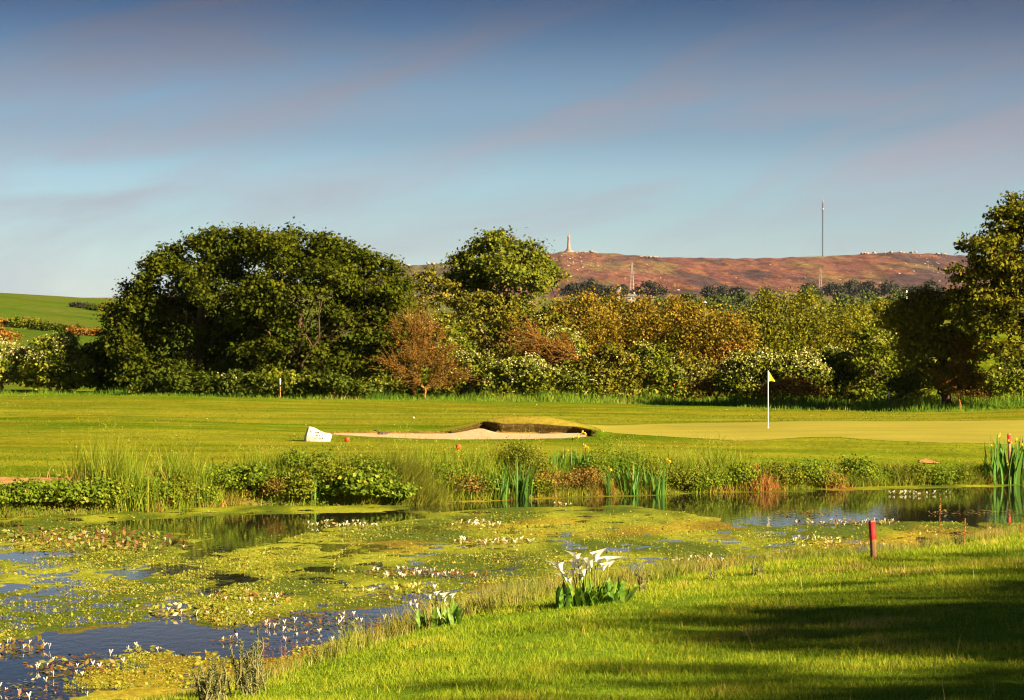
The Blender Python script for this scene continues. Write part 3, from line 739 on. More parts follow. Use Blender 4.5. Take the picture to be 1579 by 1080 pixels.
# granite tors and boulders
iv, if_ = ico(1)
rng = RNG(12)
boulder_me = []
for k in range(5):
    s = iv * (1 + .28 * rng.normal(size=(len(iv), 1))) * np.array([1, .9, .62])
    boulder_me.append(make_mesh('boulder', s, if_, M['rock']))
tors = [(1003, .965, 16, 10, 'pale granite tor jutting from the slope right of the monument'), (913, 1.0, 22, 6, 'low row of granite boulders on the skyline beside the monument'), (1398, 1.0, 26, 10, 'broad granite tor on the skyline right of the radio mast'), (1338, 1.0, 22, 8, 'flat granite tor on the skyline nearest the radio mast'), (630, 1.0, 8, 4, 'rocky knoll on the ridge next to the castle'), (668, 1.0, 12, 4, 'scattered rocks along the ridge right of the castle'), (1452, 1.0, 16, 5, 'granite rocks on the skyline next to the spreading oak')]
for px, t, sp_, nb, lab in tors:
    x, y, z = hill_point(px, t); y -= 8
    e_ = empty('rock_outcrop', (x, y, z)); tag(e_, lab, 'rock outcrop', 'granite tors on the hill')
    for k in range(nb):
        s = rng.uniform(1.0, 3.0)
        put('boulder', boulder_me[k % 5], e_, (rng.normal() * sp_ * .38, rng.normal() * 2, s * .3 + rng.uniform(0, 1.5)), (0, 0, rng.uniform(0, 6)), (s * 1.4, s, s * rng.uniform(.7, 1.2)))
for k in range(120):
    if k < 60: px, t = rng.normal(880, 42), rng.uniform(.55, .98)
    elif k < 95: px, t = rng.normal(1400, 60), rng.uniform(.5, .98)
    else: px, t = rng.uniform(845, 1480), rng.uniform(.2, .95)
    if px < 600: continue
    x, y, z = hill_point(px, t); s = rng.uniform(.4, 1.25)
    o = put('boulder', boulder_me[k % 5], None, (x, y, z + .2 * s), (0, 0, rng.uniform(0, 6)), (s * 1.5, s, s))
    tag(o, 'small pale granite boulder lying in the heather of the hill', 'boulder', 'boulders scattered on the heather hill')

# ------------------------------------------------------------------ trees
def crown_leaves(rng, lobes, n_clump, per, clump_r, leaf_s, up=.5, shell=.5, flat=.6, streak=0.0):
    L = np.array(lobes, float)
    w = (L[:, 3] * L[:, 5]) ** 1.0; w /= w.sum()
    li = rng.choice(len(L), n_clump * 2, p=w)
    dirs = norm(rng.normal(size=(len(li), 3)))
    dirs[:, 2] = np.where((dirs[:, 2] < -.35) & (rng.uniform(size=len(li)) < .55), -dirs[:, 2], dirs[:, 2])
    rad = shell + (1.04 - shell) * rng.uniform(size=len(li)) ** .55
    rad = np.where(rng.uniform(size=len(li)) < .06, rad * 1.12, rad)
    C = L[li, :3] + dirs * L[li, 3:6] * rad[:, None]
    deep = np.zeros(len(C), bool)                  # drop clumps buried in the middle of another lobe
    for j in range(len(L)):
        q_ = (((C - L[j, :3]) / L[j, 3:6]) ** 2).sum(1); deep |= (q_ < .22) & (li != j)
    C, dirs = C[~deep][:n_clump], dirs[~deep][:n_clump]
    nC = len(C)
    cr_ = clump_r * rng.uniform(.6, 1.35, nC)
    off = rng.normal(size=(nC, per, 3)) * np.array([.5, .5, .5 * flat + streak]) * cr_[:, None, None]
    P = (C[:, None] + off).reshape(-1, 3)
    N = (dirs[:, None] * .7 + rng.normal(size=(nC, per, 3)) * .75 + np.array([0, 0, up])).reshape(-1, 3)
    S = leaf_s * rng.uniform(.6, 1.35, len(P))
    r = np.clip(rng.normal(.45, .15, (nC, 1)) + rng.normal(0, .11, (nC, per)), 0, 1).ravel()
    return C, P, N, S, r

def woody(rng, base, targets, trunk_r, top, sides=6, wob=.09):
    """trunk and limbs running out to clumps of the crown"""
    g = Geo()
    tp = limb_path(rng, base, top, 6, .035)
    g.add(*tube(tp, np.linspace(trunk_r * 1.25, trunk_r * .35, 6), 8))
    for t in targets:
        k = rng.uniform(.25, .85)
        s = tp[min(5, max(1, int(k * 5)))]
        r0 = trunk_r * (1 - k * .7) * .55
        p_ = limb_path(rng, s, t, 6, wob, -.06)
        g.add(*tube(p_, np.linspace(r0, r0 * .12, 6), sides))
        for _ in range(2):
            a = p_[rng.integers(2, 5)]; v = t - s
            b_ = a + v * rng.uniform(.08, .2) + rng.normal(size=3) * np.linalg.norm(v) * .13
            g.add(*tube(limb_path(rng, a, b_, 4, .1), np.linspace(r0 * .4, r0 * .06, 4), 4))
    return g

def tree(name, label, cat, px, d, lobes_px, leaf, seed, n_clump, per, clump_r, leaf_s, trunk_r=.25, top_py=None, bark='bark', group=None, blossom=0.0, limbs=12, up=.5, shell=.5, flat=.6, streak=0.0, depth=1.0, base_z=None, blossom_s=.16):
    rng = RNG(seed)
    x0 = WX(px, d); z0 = H1(x0, d) if base_z is None else base_z
    s = d / FPX
    lobes = []
    for lx, ly, rx, ry in lobes_px:
        dd = rng.uniform(-.45, .45) * rx * s * depth
        lobes.append((WX(lx, d) - x0, dd, WZ(ly, d) - z0, rx * s, max(rx, ry) * s * .85 * depth, ry * s))
    big = np.median([l[3] for l in lobes]) * .7
    extra = []
    for l in list(lobes):
        if l[3] < big or len(lobes) > 24: continue
        for _ in range(13):
            v = norm(rng.normal(size=3)); v[2] = abs(v[2]) * 1.1 - .15; v[1] -= .15; v = norm(v)
            f = rng.uniform(.18, .40)
            extra.append((l[0] + v[0] * l[3] * .82, l[1] + v[1] * l[4] * .82, l[2] + v[2] * l[5] * .82, l[3] * f, l[4] * f, max(l[5], l[3] * .7) * f))
    core = [(l[0], l[1], l[2], l[3] * .86, l[4] * .86, l[5] * .86) if l[3] >= big else l for l in lobes]
    lobes = core + extra
    root = empty(name, (x0, d, z0)); tag(root, label, cat, group)
    C, P, N, S, r = crown_leaves(rng, lobes, n_clump, per, clump_r, leaf_s, up, shell, flat, streak)
    V, Fl = leaf_quads(rng, P, N, S)
    put('crown', make_mesh('crown', V, Fl, M[leaf], r), root)
    zt = max(l[2] for l in lobes)
    ty = (WZ(top_py, d) - z0) if top_py else zt
    tg = C[rng.choice(len(C), min(limbs, len(C)), replace=False)] * .9
    lb = lobes[int(np.argmax([l[3] * l[5] for l in lobes]))]
    g = woody(rng, (0, 0, -.15), tg, trunk_r, (lb[0] * .5, lb[1] * .4, ty))
    put('trunk', g.mesh('trunk', M[bark], True), root)
    if blossom > 0:
        L = np.array(lobes)
        hi = np.zeros(len(P))
        cl_ok = np.repeat(rng.uniform(size=len(C)) < blossom * (.25 + 1.5 * smooth01(np.quantile(C[:, 2], .25), np.quantile(C[:, 2], .85), C[:, 2])), per)
        k = cl_ok & (N[:, 2] > -.2) & (rng.uniform(size=len(P)) < .55)
        B_ = P[k]; B_ = np.repeat(B_, 2, 0) + rng.normal(size=(len(B_) * 2, 3)) * leaf_s * .5 + np.array([0, -.05, .04])
        if len(B_):
            V, Fl = leaf_quads(rng, B_, rng.normal(size=B_.shape) * .6 + np.array([.3, -.5, .8]), blossom_s * rng.uniform(.5, 1.2, len(B_)), .8)
            put('blossom', make_mesh('blossom', V, Fl, M['blossom'], rng.uniform(size=len(B_))), root)
    return root

def auto_lobes(seed, x0, x1, top, base, lift=.12):
    """uneven crown filling the span x0..x1, top..base (photo pixels)"""
    rng = RNG(seed); w, h = x1 - x0, base - top
    L = [((x0 + x1) / 2, base - h * .45, w * .36, h * .40)]
    n = max(4, int(w / 22))
    for k in range(n):
        u = (k + .5) / n; dome = math.sin(math.pi * (u * .86 + .07)) ** .6
        r = min(w / n * .95, h * .32) * rng.uniform(.75, 1.2)
        L.append((x0 + w * u, base - h * dome * rng.uniform(.86, .97) + r * .95, r, r * .95))
    for k in range(max(2, n // 2)):
        u = rng.uniform(.12, .88); r = min(w * .22, h * .28)
        L.append((x0 + w * u, base - h * rng.uniform(.22, .42), r, r * .85))
    return L

def thicket_lobes(seed, x0, x1, top, base):
    """close-set upright shoots filling a span, for crowns without clear domes"""
    rng = RNG(seed); w, h = x1 - x0, base - top; L = []
    for u in np.arange(x0 + 4, x1, 10.0):
        e_ = (u - x0) / w; dome = 1 - .30 * abs(2 * e_ - 1) ** 2.5
        hh = h * dome * rng.uniform(.88, 1.04); y = base - 8
        while y > base - hh + 8:
            L.append((u + rng.normal() * 3, y, rng.uniform(8, 13), rng.uniform(9, 15))); y -= rng.uniform(13, 20)
        L.append((u + rng.normal() * 3, base - hh + 9, rng.uniform(6, 10), rng.uniform(8, 14)))
    return L

BIG = 'big trees of the hedge line'; SHR = 'shrubs of the hedge line'
# two sycamores that share one broad crown
tree('sycamore_tree', 'tall dark sycamore whose left flank overlooks the sloping field', 'tree', 300, 147,
     [(305, 402, 48, 42), (255, 436, 42, 40), (345, 395, 40, 40), (220, 490, 42, 48), (335, 460, 80, 62), (385, 405, 46, 46), (285, 520, 85, 55), (195, 545, 38, 48), (370, 520, 60, 50), (300, 382, 22, 20), (258, 400, 22, 20), (240, 412, 16, 16), (335, 372, 24, 20), (372, 370, 24, 18), (215, 450, 22, 20), (400, 372, 22, 18), (210, 575, 34, 30), (265, 575, 40, 30), (330, 578, 40, 28), (180, 510, 26, 34), (375, 570, 34, 28)],
     'sycamore', 101, 1150, 38, .56, .22, .30, 430, 'bark_dark', BIG, limbs=18)
tree('sycamore_tree', 'broad dark sycamore with bare limbs showing beneath its dome', 'tree', 455, 145,
     [(430, 392, 46, 38), (480, 398, 48, 36), (530, 412, 46, 36), (575, 440, 46, 44), (605, 472, 34, 46), (470, 465, 95, 62), (555, 500, 62, 45), (410, 490, 60, 50), (425, 368, 16, 14), (500, 374, 16, 14), (560, 402, 16, 14), (603, 418, 14, 16), (400, 545, 45, 30), (455, 366, 24, 16), (530, 385, 24, 18), (585, 415, 20, 18), (625, 455, 18, 24), (590, 520, 42, 40), (560, 560, 36, 30), (610, 560, 30, 34), (420, 578, 26, 22), (455, 545, 44, 30), (505, 552, 40, 30), (480, 580, 30, 20)],
     'sycamore', 102, 1250, 38, .54, .22, .30, 470, 'bark_dark', BIG, limbs=26)
tree('tree', 'sunlit pale-leaved tree rising behind the hedge left of the monument', 'tree', 775, 168,
     [(768, 392, 42, 33), (735, 408, 36, 26), (712, 402, 18, 14), (812, 402, 28, 28), (835, 430, 30, 34), (780, 440, 72, 44), (725, 450, 45, 40), (770, 490, 50, 40)], 'lime', 103, 640, 32, .58, .25, .3, 440, 'bark_pale', BIG, limbs=16)
tree('oak_tree', 'spreading oak leaning into the picture at its right edge', 'tree', 1600, 128,
     [(1556, 352, 38, 34), (1590, 335, 50, 36), (1525, 388, 42, 28), (1500, 372, 20, 12), (1482, 388, 16, 10), (1560, 410, 60, 36), (1505, 470, 48, 30), (1560, 480, 62, 48), (1640, 400, 85, 85), (1650, 500, 80, 70), (1545, 545, 36, 20), (1478, 420, 20, 12), (1545, 330, 18, 12), (1520, 430, 40, 26), (1585, 440, 50, 40), (1530, 505, 44, 26)],
     'oak', 104, 1300, 30, .48, .21, .40, 430, 'bark_dark', BIG, limbs=34, flat=.45)
tree('oak_tree', 'low oak with russet dead branches under its dark canopy', 'tree', 1462, 132,
     [(1430, 480, 48, 26), (1470, 485, 40, 32), (1400, 500, 40, 28), (1480, 540, 42, 40), (1430, 540, 50, 40), (1465, 585, 40, 28)], 'olive', 105, 560, 32, .46, .21, .24, 500, 'bark_dark', BIG, limbs=20)
# willows
WIL = 'willows of the hedge line'
for k, (a, b_, t, bs, d, lf, lab) in enumerate([
        (845, 945, 452, 608, 160, 'willow', 'golden-brown willow directly right of the sunlit pale tree'),
        (920, 1020, 455, 608, 163, 'willow', 'golden-brown willow below the dark round far tree'),
        (990, 1090, 462, 608, 160, 'willow', 'golden-brown willow in the middle of the willow thicket'),
        (1065, 1155, 478, 608, 158, 'willow', 'rusty willow at the low right end of the willow thicket'),
        (1155, 1312, 446, 608, 162, 'willow_g', 'large rounded yellow-green willow behind the flag'),
        (1285, 1350, 478, 600, 168, 'willow_g', 'small yellow-green willow right of the large rounded willow')]):
    tree('willow_tree', lab, 'tree', (a + b_) / 2, d, thicket_lobes(200 + k, a - .1 * (b_ - a), b_ + .1 * (b_ - a), t, bs), lf, 220 + k, int((b_ - a) * 5.8), 28, .52, .165, .14, t + 40, 'bark', WIL, limbs=14, shell=.45, flat=.8, streak=.28, up=.1)
# hedge shrubs and small trees, left to right
shrubs = [
    (-60, 62, 520, 596, 150, 'thorn', .5, 'white-blossomed hawthorn at the left end of the hedge'),
    (50, 128, 505, 598, 149, 'thorn', .30, 'fresh green hawthorn with few blossoms near the left end of the hedge'),
    (118, 182, 520, 600, 150, 'shade_green', .0, 'dark twiggy shrub left of the tall sycamore'),
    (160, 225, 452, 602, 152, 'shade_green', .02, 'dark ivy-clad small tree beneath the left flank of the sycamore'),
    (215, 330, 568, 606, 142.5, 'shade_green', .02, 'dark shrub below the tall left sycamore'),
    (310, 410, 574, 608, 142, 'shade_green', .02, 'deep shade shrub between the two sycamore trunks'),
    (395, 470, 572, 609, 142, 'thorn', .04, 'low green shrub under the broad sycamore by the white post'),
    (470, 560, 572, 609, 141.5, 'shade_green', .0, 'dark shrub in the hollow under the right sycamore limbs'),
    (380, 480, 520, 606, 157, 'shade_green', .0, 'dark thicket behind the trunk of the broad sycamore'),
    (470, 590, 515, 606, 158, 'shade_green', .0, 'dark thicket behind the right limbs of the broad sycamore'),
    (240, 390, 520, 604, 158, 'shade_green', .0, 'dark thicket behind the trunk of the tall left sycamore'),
    (555, 645, 478, 609, 149, 'thorn', .10, 'elder with a few white flower heads beside the sycamore'),
    (625, 712, 412, 600, 158, 'olive', .0, 'olive-green tree between the sycamore and the sunlit tree'),
    (640, 720, 470, 609, 153, 'thorn', .06, 'green thorn tree behind the bare rusty shrub'),
    (700, 800, 448, 600, 157, 'olive', .0, 'brownish olive shrub below the sunlit pale tree'),
    (780, 880, 470, 606, 156, 'olive', .02, 'olive shrub behind the fallen rusty branches'),
    (690, 768, 538, 611, 146, 'thorn', .20, 'blossoming hawthorn right of the bare rusty shrub'),
    (762, 852, 545, 612, 145, 'thorn', .24, 'blossoming hawthorn in front of the fallen rusty branches'),
    (845, 915, 560, 613, 145, 'thorn', .10, 'dark green low hawthorn left of the russet bramble bank'),
    (812, 900, 500, 580, 150, 'thorn', .20, 'hawthorn crown with cream blossom above the fallen branches'),
    (908, 975, 535, 614, 145, 'olive', .05, 'russet and green bush under the willow thicket'),
    (965, 1042, 528, 614, 146, 'thorn', .08, 'bush with cream flowers on top under the willow thicket'),
    (1035, 1095, 548, 614, 148, 'olive', .05, 'yellowish bush in front of the rusty willow'),
    (1118, 1205, 540, 612, 141, 'thorn', .34, 'white-blossomed hawthorn directly left of the flag'),
    (1190, 1268, 540, 612, 141, 'thorn', .30, 'white-blossomed hawthorn directly behind the flag'),
    (1262, 1330, 530, 614, 143, 'thorn', .05, 'mid green bush right of the white-blossomed hawthorns'),
    (1310, 1392, 500, 620, 141, 'thorn', .03, 'dark glossy green bush by the white marker post'),
    (1340, 1420, 470, 600, 150, 'lime', .0, 'lime green bush top behind the low oak'),
    (1385, 1450, 545, 630, 136, 'thorn', .0, 'deep green bush under the low oak'),
    (1530, 1660, 525, 616, 150, 'thorn', .0, 'green thicket behind the limbs of the spreading oak'),
    (1500, 1600, 565, 618, 138, 'thorn', .03, 'pale green bramble bush under the spreading oak'),
    (1060, 1120, 470, 560, 175, 'lime', .0, 'bright green tree top showing through the gap beyond the willows'),
    (1330, 1400, 455, 540, 185, 'willow_g', .0, 'round golden bush top beyond the lime green bush'),
]
for k, (a, b_, t, bs, d, lf, bl, lab) in enumerate(shrubs):
    a, b_ = a - .07 * (b_ - a), b_ + .07 * (b_ - a)
    w, h = b_ - a, bs - t
    ncl = int(min(300, max(70, w * h / 24)))
    lob = auto_lobes(300 + k, a, b_, t, bs) if lf not in ('olive', 'lime') else thicket_lobes(300 + k, a, b_, t, bs)
    lob += [(a + w * u, bs - h * .10, w * .17, h * .16) for u in (.08, .25, .42, .58, .75, .92)]
    tree('hawthorn_bush' if bl > .15 else 'shrub', lab, 'bush', (a + b_) / 2, d, lob, lf, 340 + k, int(ncl * 1.35), 20, .40, .205, .09, t + h * .3, 'bark', SHR, blossom=bl, limbs=9, shell=.4, depth=.9, blossom_s=.11)

# bare rusty shrubs: fans of dead twigs
def twig_fan(name, label, px, base_py, d, tips, seed, n_twig, stem_r=.06, cat='dead shrub'):
    rng = RNG(seed); x0 = WX(px, d); z0 = H1(x0, d)
    root = empty(name, (x0, d, z0)); tag(root, label, cat, 'dead rusty shrubs in the hedge')
    g = Geo(); gt = Geo()
    o_ = np.array([0, 0, max(0, WZ(base_py, d) - z0)])
    g.add(*tube(limb_path(rng, (0, 0, -.1), o_ + (0, 0, .1), 4, .05), np.linspace(stem_r * 1.6, stem_r, 4), 6), .8)
    bases, ends = [], []
    for tx, ty in tips:
        e_ = np.array([WX(tx, d) - x0, rng.normal() * .5, WZ(ty, d) - z0])
        p_ = limb_path(rng, o_, e_, 7, .05)
        g.add(*tube(p_, np.linspace(stem_r * .8, stem_r * .12, 7), 5), .9)
        for _ in range(n_twig):
            u = rng.uniform(.2, 1.0); a = p_[int(u * 6)]; v = (e_ - o_) * rng.uniform(.15, .42)
            b_ = a + v * .8 + rng.normal(size=3) * np.linalg.norm(v) * .42
            q_ = limb_path(rng, a, b_, 4, .1)
            V, Fq_ = tube(q_, np.array([.012, .010, .008, .004]) * rng.uniform(.8, 1.5), 3); gt.add(V, Fq_, rng.uniform())
    tv = np.concatenate(gt.V); tv = tv[rng.choice(len(tv), min(len(tv), 5200), replace=False)] + rng.normal(0, .09, (min(len(tv), 5200), 3))
    V, Fl = leaf_quads(rng, tv, rng.normal(size=tv.shape), rng.uniform(.06, .15, len(tv)), .5)
    put('dead_leaves', make_mesh('dead_leaves', V, Fl, M['deadleaf'], rng.uniform(size=len(tv))), root)
    put('branches', g.mesh('branches', M['twig'], True), root); put('twigs', gt.mesh('twigs', M['twig']), root)
    return root
twig_fan('dead_shrub', 'bare rusty dead shrub fanning up in front of the olive tree', 640, 565, 144, [(590, 520), (605, 498), (622, 488), (640, 484), (655, 488), (670, 500), (685, 515), (700, 535), (612, 512), (660, 505), (640, 500), (690, 550)], 61, 75, .07)
twig_fan('dead_branch', 'fallen rusty branches sweeping left above the middle hawthorns', 890, 552, 147, [(785, 512), (795, 525), (810, 505), (800, 545), (830, 548), (845, 535), (870, 520), (820, 520)], 62, 90, .075, 'dead branch')
twig_fan('dead_shrub', 'low brown dead shrub at the foot of the blossoming hawthorns', 655, 600, 143, [(590, 560), (610, 550), (630, 545), (700, 560), (720, 575), (680, 555)], 63, 80, .05)
twig_fan('dead_shrub', 'rusty dead branches hanging beneath the low oak', 1480, 610, 130, [(1440, 575), (1470, 560), (1500, 540), (1515, 580), (1450, 590), (1490, 520), (1530, 600)], 64, 60, .06)
for k, (a, b_, t, bs, d, lab) in enumerate([(1078, 1135, 578, 613, 140, 'orange-brown dead bracken left of the white-blossomed hawthorn'), (1188, 1255, 580, 614, 137, 'brown dead bracken beneath the hawthorn by the flag'), (905, 955, 535, 580, 144, 'russet dead bracken in the bush under the willows'), (975, 1020, 560, 600, 144, 'russet dead bracken below the cream-flowered bush'), (-30, 22, 508, 528, 160, 'red-brown shrub top above the hawthorn at the far left'), (1105, 1150, 520, 570, 156, 'orange dead patch at the end of the willow thicket')]):
    tree('bracken', lab, 'bracken', (a + b_) / 2, d + 2.0, auto_lobes(400 + k, a - 14, b_ + 14, t, bs + 3), 'russet', 420 + k, 130, 16, .40, .15, .05, None, 'bark', 'dead bracken in the hedge', limbs=8, shell=.3)

# field hedge and skyline shrubs on the slope at the left
for k, (a, b_, t, bs, d, lf, lab) in enumerate([(-30, 60, 473, 487, 330, 'russet', 'brown length of field hedge at the left edge'), (20, 62, 470, 486, 329, 'thorn', 'green bush in the field hedge on the left slope'), (58, 120, 476, 488, 326, 'shade_green', 'dark low length of hedge across the left field'), (112, 158, 480, 491, 320, 'russet', 'orange-brown end of the field hedge near the sycamore'), (115, 142, 458, 466, 430, 'far_leaf', 'tiny dark bush on the skyline of the left field'), (160, 205, 454, 470, 420, 'olive', 'rounded brown-green bush on the field skyline beside the sycamore'), (140, 175, 461, 470, 425, 'shade_green', 'low scrub on the field skyline left of the rounded bush')]):
    hp = bs - t; lob = []
    for u in np.linspace(a, b_, max(4, int((b_ - a) / 7))):
        row = HY - (H1(WX(u, d), d) - CZ) / d * FPX
        lob.append((u, row - hp * .42, 6, hp * RNG(450 + k + int(u + 900)).uniform(.4, .62)))
    tree('field_hedge', lab, 'hedge', (a + b_) / 2, d, lob, lf, 460 + k, 110, 20, .5, .30, .05, HY - (H1(WX((a + b_) / 2, d), d) - CZ) / d * FPX - hp * .4, 'bark', 'hedges on the left field', limbs=3, shell=.2)

# valley and far trees seen over and between the hedge trees
far = []
def far_row(rows, leaf, group):
    for (a, b_, t, bs, d, lab) in rows:
        k = len(far); far.append(k)
        bs = max(bs, HY - (H1(WX((a + b_) / 2, d), d) - CZ) / d * FPX)
        ls = max(.35, d / 1100.0)
        tree('far_tree', lab, 'tree', (a + b_) / 2, d, auto_lobes(500 + k, a, b_, t, bs), leaf, 540 + k, 130, 12, ls * 1.5, ls, .4, None, 'bark', group, limbs=5, shell=.4)
far_row([(868, 900, 433, 462, 1500, 'dark tree at the left of the far row below the monument'), (892, 922, 430, 462, 1480, 'tallest dark tree of the far row below the monument'), (915, 938, 438, 462, 1500, 'small dark tree in the far row left of the slim pylon'), (932, 953, 440, 462, 1450, 'dark tree beside the white farm gable'), (950, 968, 439, 460, 1500, 'narrow dark tree left of the slim pylon'),
         (982, 1025, 431, 462, 1450, 'big dark dome-shaped tree right of the slim pylon'), (1082, 1106, 441, 452, 1700, 'bluish far tree on the valley rim near the middle'), (1104, 1125, 440, 452, 1750, 'second bluish far tree on the valley rim'), (1122, 1150, 441, 454, 1700, 'long bluish far tree on the valley rim'), (1165, 1202, 441, 475, 900, 'dark brown tree left of the large rounded willow'),
         (1420, 1452, 428, 456, 1300, 'dark dome-shaped tree between radio mast and spreading oak'), (1235, 1262, 436, 456, 1700, 'blue-grey far tree left of the second pylon'), (1270, 1300, 434, 455, 1750, 'blue-grey far tree right of the second pylon'), (1298, 1330, 430, 455, 1800, 'tall blue-grey far tree below the flat tor'), (1326, 1350, 432, 455, 1800, 'narrow blue-grey far tree below the broad tor'), (1350, 1395, 434, 456, 1800, 'wide blue-grey far tree below the broad tor'), (1390, 1422, 440, 458, 1600, 'low blue-grey far tree left of the dark dome')], 'far_leaf', 'dark trees far across the valley')
far_row([(850, 905, 452, 480, 700, 'green tree top peeping behind the first willow'), (905, 960, 453, 475, 800, 'flat green tree top below the far dark row'), (985, 1050, 453, 478, 700, 'smooth green tree below the dark dome tree'), (1040, 1080, 448, 485, 850, 'grey-green valley tree left of the white pole'), (1055, 1100, 458, 498, 650, 'dark green valley tree beside the white pole'), (1080, 1130, 450, 485, 800, 'yellowish valley tree right of the white pole'), (1110, 1170, 448, 490, 850, 'wide green valley tree in the gap before the rounded willow'), (1090, 1145, 475, 505, 500, 'near bright green valley tree in the gap'), (1135, 1180, 470, 510, 480, 'brownish green valley tree beside the rounded willow'),
         (1280, 1325, 450, 480, 800, 'dark green valley tree behind the rounded willow'), (1315, 1365, 446, 480, 780, 'long green wood edge right of the rounded willow'), (1360, 1405, 444, 480, 760, 'bright green tree crown below the far dark dome'), (1315, 1345, 462, 490, 600, 'deep green valley tree above the small willow'), (1370, 1400, 460, 488, 600, 'dark green valley tree above the lime green bush'), (1225, 1270, 442, 470, 1100, 'hazy green tree behind the rounded willow top'), (1395, 1440, 452, 490, 700, 'green valley tree left of the low oak')], 'mid_leaf', 'green trees in the valley')

# small white farm buildings and poles across the valley
def cottage(px0, px1, base_py, wall_py, roof_py, d, label):
    x0, x1 = WX(px0, d), WX(px1, d); w = x1 - x0; dp = w * .5
    z0, z1, z2 = WZ(base_py + 6, d), WZ(wall_py, d), WZ(roof_py, d)
    t = empty('cottage', ((x0 + x1) / 2, d, z0)); tag(t, label, 'house', 'white houses across the valley')
    h, r = z1 - z0, z2 - z0
    g = Geo(); V, F_ = box((-w / 2, 0, 0), (w / 2, dp, h)); g.add(V, F_)
    g.add([(-w / 2, 0, h), (-w / 2, dp, h), (-w / 2, dp / 2, r - .1)], [[0, 2, 1]]); g.add([(w / 2, 0, h), (w / 2, dp, h), (w / 2, dp / 2, r - .1)], [[0, 1, 2]])
    put('wall', g.mesh('cottage_wall', M['limewash']), t)
    g = Geo()
    for s in (0, 1):
        ye = -.4 if s == 0 else dp + .4
        A_ = np.array([(-w / 2 - .4, ye, h - .1), (w / 2 + .4, ye, h - .1), (w / 2 + .4, dp / 2, r), (-w / 2 - .4, dp / 2, r)]); g.add(np.concatenate([A_, A_ + (0, 0, .25)]), [[0, 1, 2, 3], [4, 5, 6, 7], [0, 1, 5, 4], [1, 2, 6, 5], [2, 3, 7, 6], [3, 0, 4, 7]])
    rf = put('roof', g.mesh('cottage_roof', M['slate']), t)
    g = Geo(); g.add(*box((w * .3, dp * .4, r - .6), (w * .3 + 1, dp * .6, r + 1.2))); put('chimney', g.mesh('cottage_chimney', M['limewash']), rf)
    for u in (-.3, 0, .3):
        g = Geo(); g.add(*box((w * u - .5, -.06, h * .62), (w * u + .5, .05, h * .85))); put('window', g.mesh('cottage_window', M['glass']), t)
cottage(962, 980, 463, 457, 454, 1380, 'long white cottage roof line below the slim pylon')
cottage(950, 956, 463, 450, 446, 1390, 'narrow white gabled house between far dark trees')
for px, tp, bs, d, lab in ((1087, 464, 476, 640, 'white pole rising from the valley trees in the middle gap'), (1398, 448, 462, 580, 'white pole above the valley trees left of the low oak')):
    x = WX(px, d); zb = WZ(bs + 12, d); h = WZ(tp, d) - zb
    t = empty('pole', (x, d, zb)); tag(t, lab, 'pole', 'white poles in the valley')
    put('shaft', make_mesh('pole_shaft', *lathe([(.16, 0), (.12, h), (.01, h)], 8), M['white']), t)
    g = Geo(); g.add(*box((-.5, -.06, h - .5), (.5, .06, h - .34))); put('crossbar', g.mesh('pole_crossbar', M['white']), t)

# ------------------------------------------------------------------ golf course furniture
# flagstick
fx, fy, fz = on_ground(1184.5, 661, 80)
fl = empty('flagstick', (fx, fy, fz)); tag(fl, 'white flagstick with small yellow flag standing on the green', 'flag')
fh = WZ(572, fy) - fz
fl_s = fy / FPX
put('pole', make_mesh('flag_pole', *lathe([(.016, 0), (.016, fh * .5), (.013, fh), (.001, fh + .01)], 8), M['white'], smooth=True), fl)
g = Geo(); nu, nv = 8, 6; Vf = []
for i_ in range(nu + 1):
    u = i_ / nu
    for j_ in range(nv + 1):
        v = j_ / nv
        # pennant hanging askew: hoist at the pole, fly corner drooping low on the right
        ptop = np.array([.014 + .235 * u, .035 * math.sin(u * 5), fh - .01 - .36 * u]); pbot = np.array([.014 + .235 * u, .035 * math.sin(u * 5 + .6), fh - .37 - .015 * u])
        Vf.append(ptop * (1 - v) + pbot * v)
Vf = np.array(Vf); k_ = np.arange((nu + 1) * (nv + 1)).reshape(nu + 1, nv + 1)
Ff = np.stack([k_[:-1, :-1], k_[1:, :-1], k_[1:, 1:], k_[:-1, 1:]], -1).reshape(-1, 4)
put('flag', make_mesh('flag_cloth', Vf, Ff, M['flag'], smooth=True), fl)
hole = put('cup_rim', make_mesh('cup_rim', *lathe([(.054, .022), (.054, .026), (.05, .026), (.05, .022)], 16), M['white']), fl)

# stone tee sign with lettering
sx, sy, sz = on_ground(491, 681, 76)
st = empty('tee_stone', (sx, sy, sz), math.radians(22)); tag(st, 'pale wedge-shaped tee stone with dark lettering beside the bunker', 'stone sign')
ks = sy / FPX / math.cos(math.radians(22))
out_px = [(471.5, 684), (473, 672), (478.5, 657.5), (485, 660), (494, 664.8), (501, 668.2), (508.5, 669), (511.5, 671.5), (511, 675), (508.5, 684)]
P2 = np.array([((a - 491) * ks, (681 - b_) * sy / FPX) for a, b_ in out_px]); P2[:, 1] += .0
nS = len(P2); th = .24
ins = P2 * np.array([.965, .97]) + np.array([0, .006])
V = np.concatenate([np.c_[ins[:, 0], np.full(nS, -.02), ins[:, 1]], np.c_[P2[:, 0], np.full(nS, .02), P2[:, 1]], np.c_[P2[:, 0], np.full(nS, th - .03), P2[:, 1]], np.c_[ins[:, 0], np.full(nS, th), ins[:, 1]]])
V += RNG(3).normal(size=V.shape) * np.array([.004, .003, .004])
side = [[r * nS + i_, r * nS + (i_ + 1) % nS, (r + 1) * nS + (i_ + 1) % nS, (r + 1) * nS + i_] for r in range(3) for i_ in range(nS)]
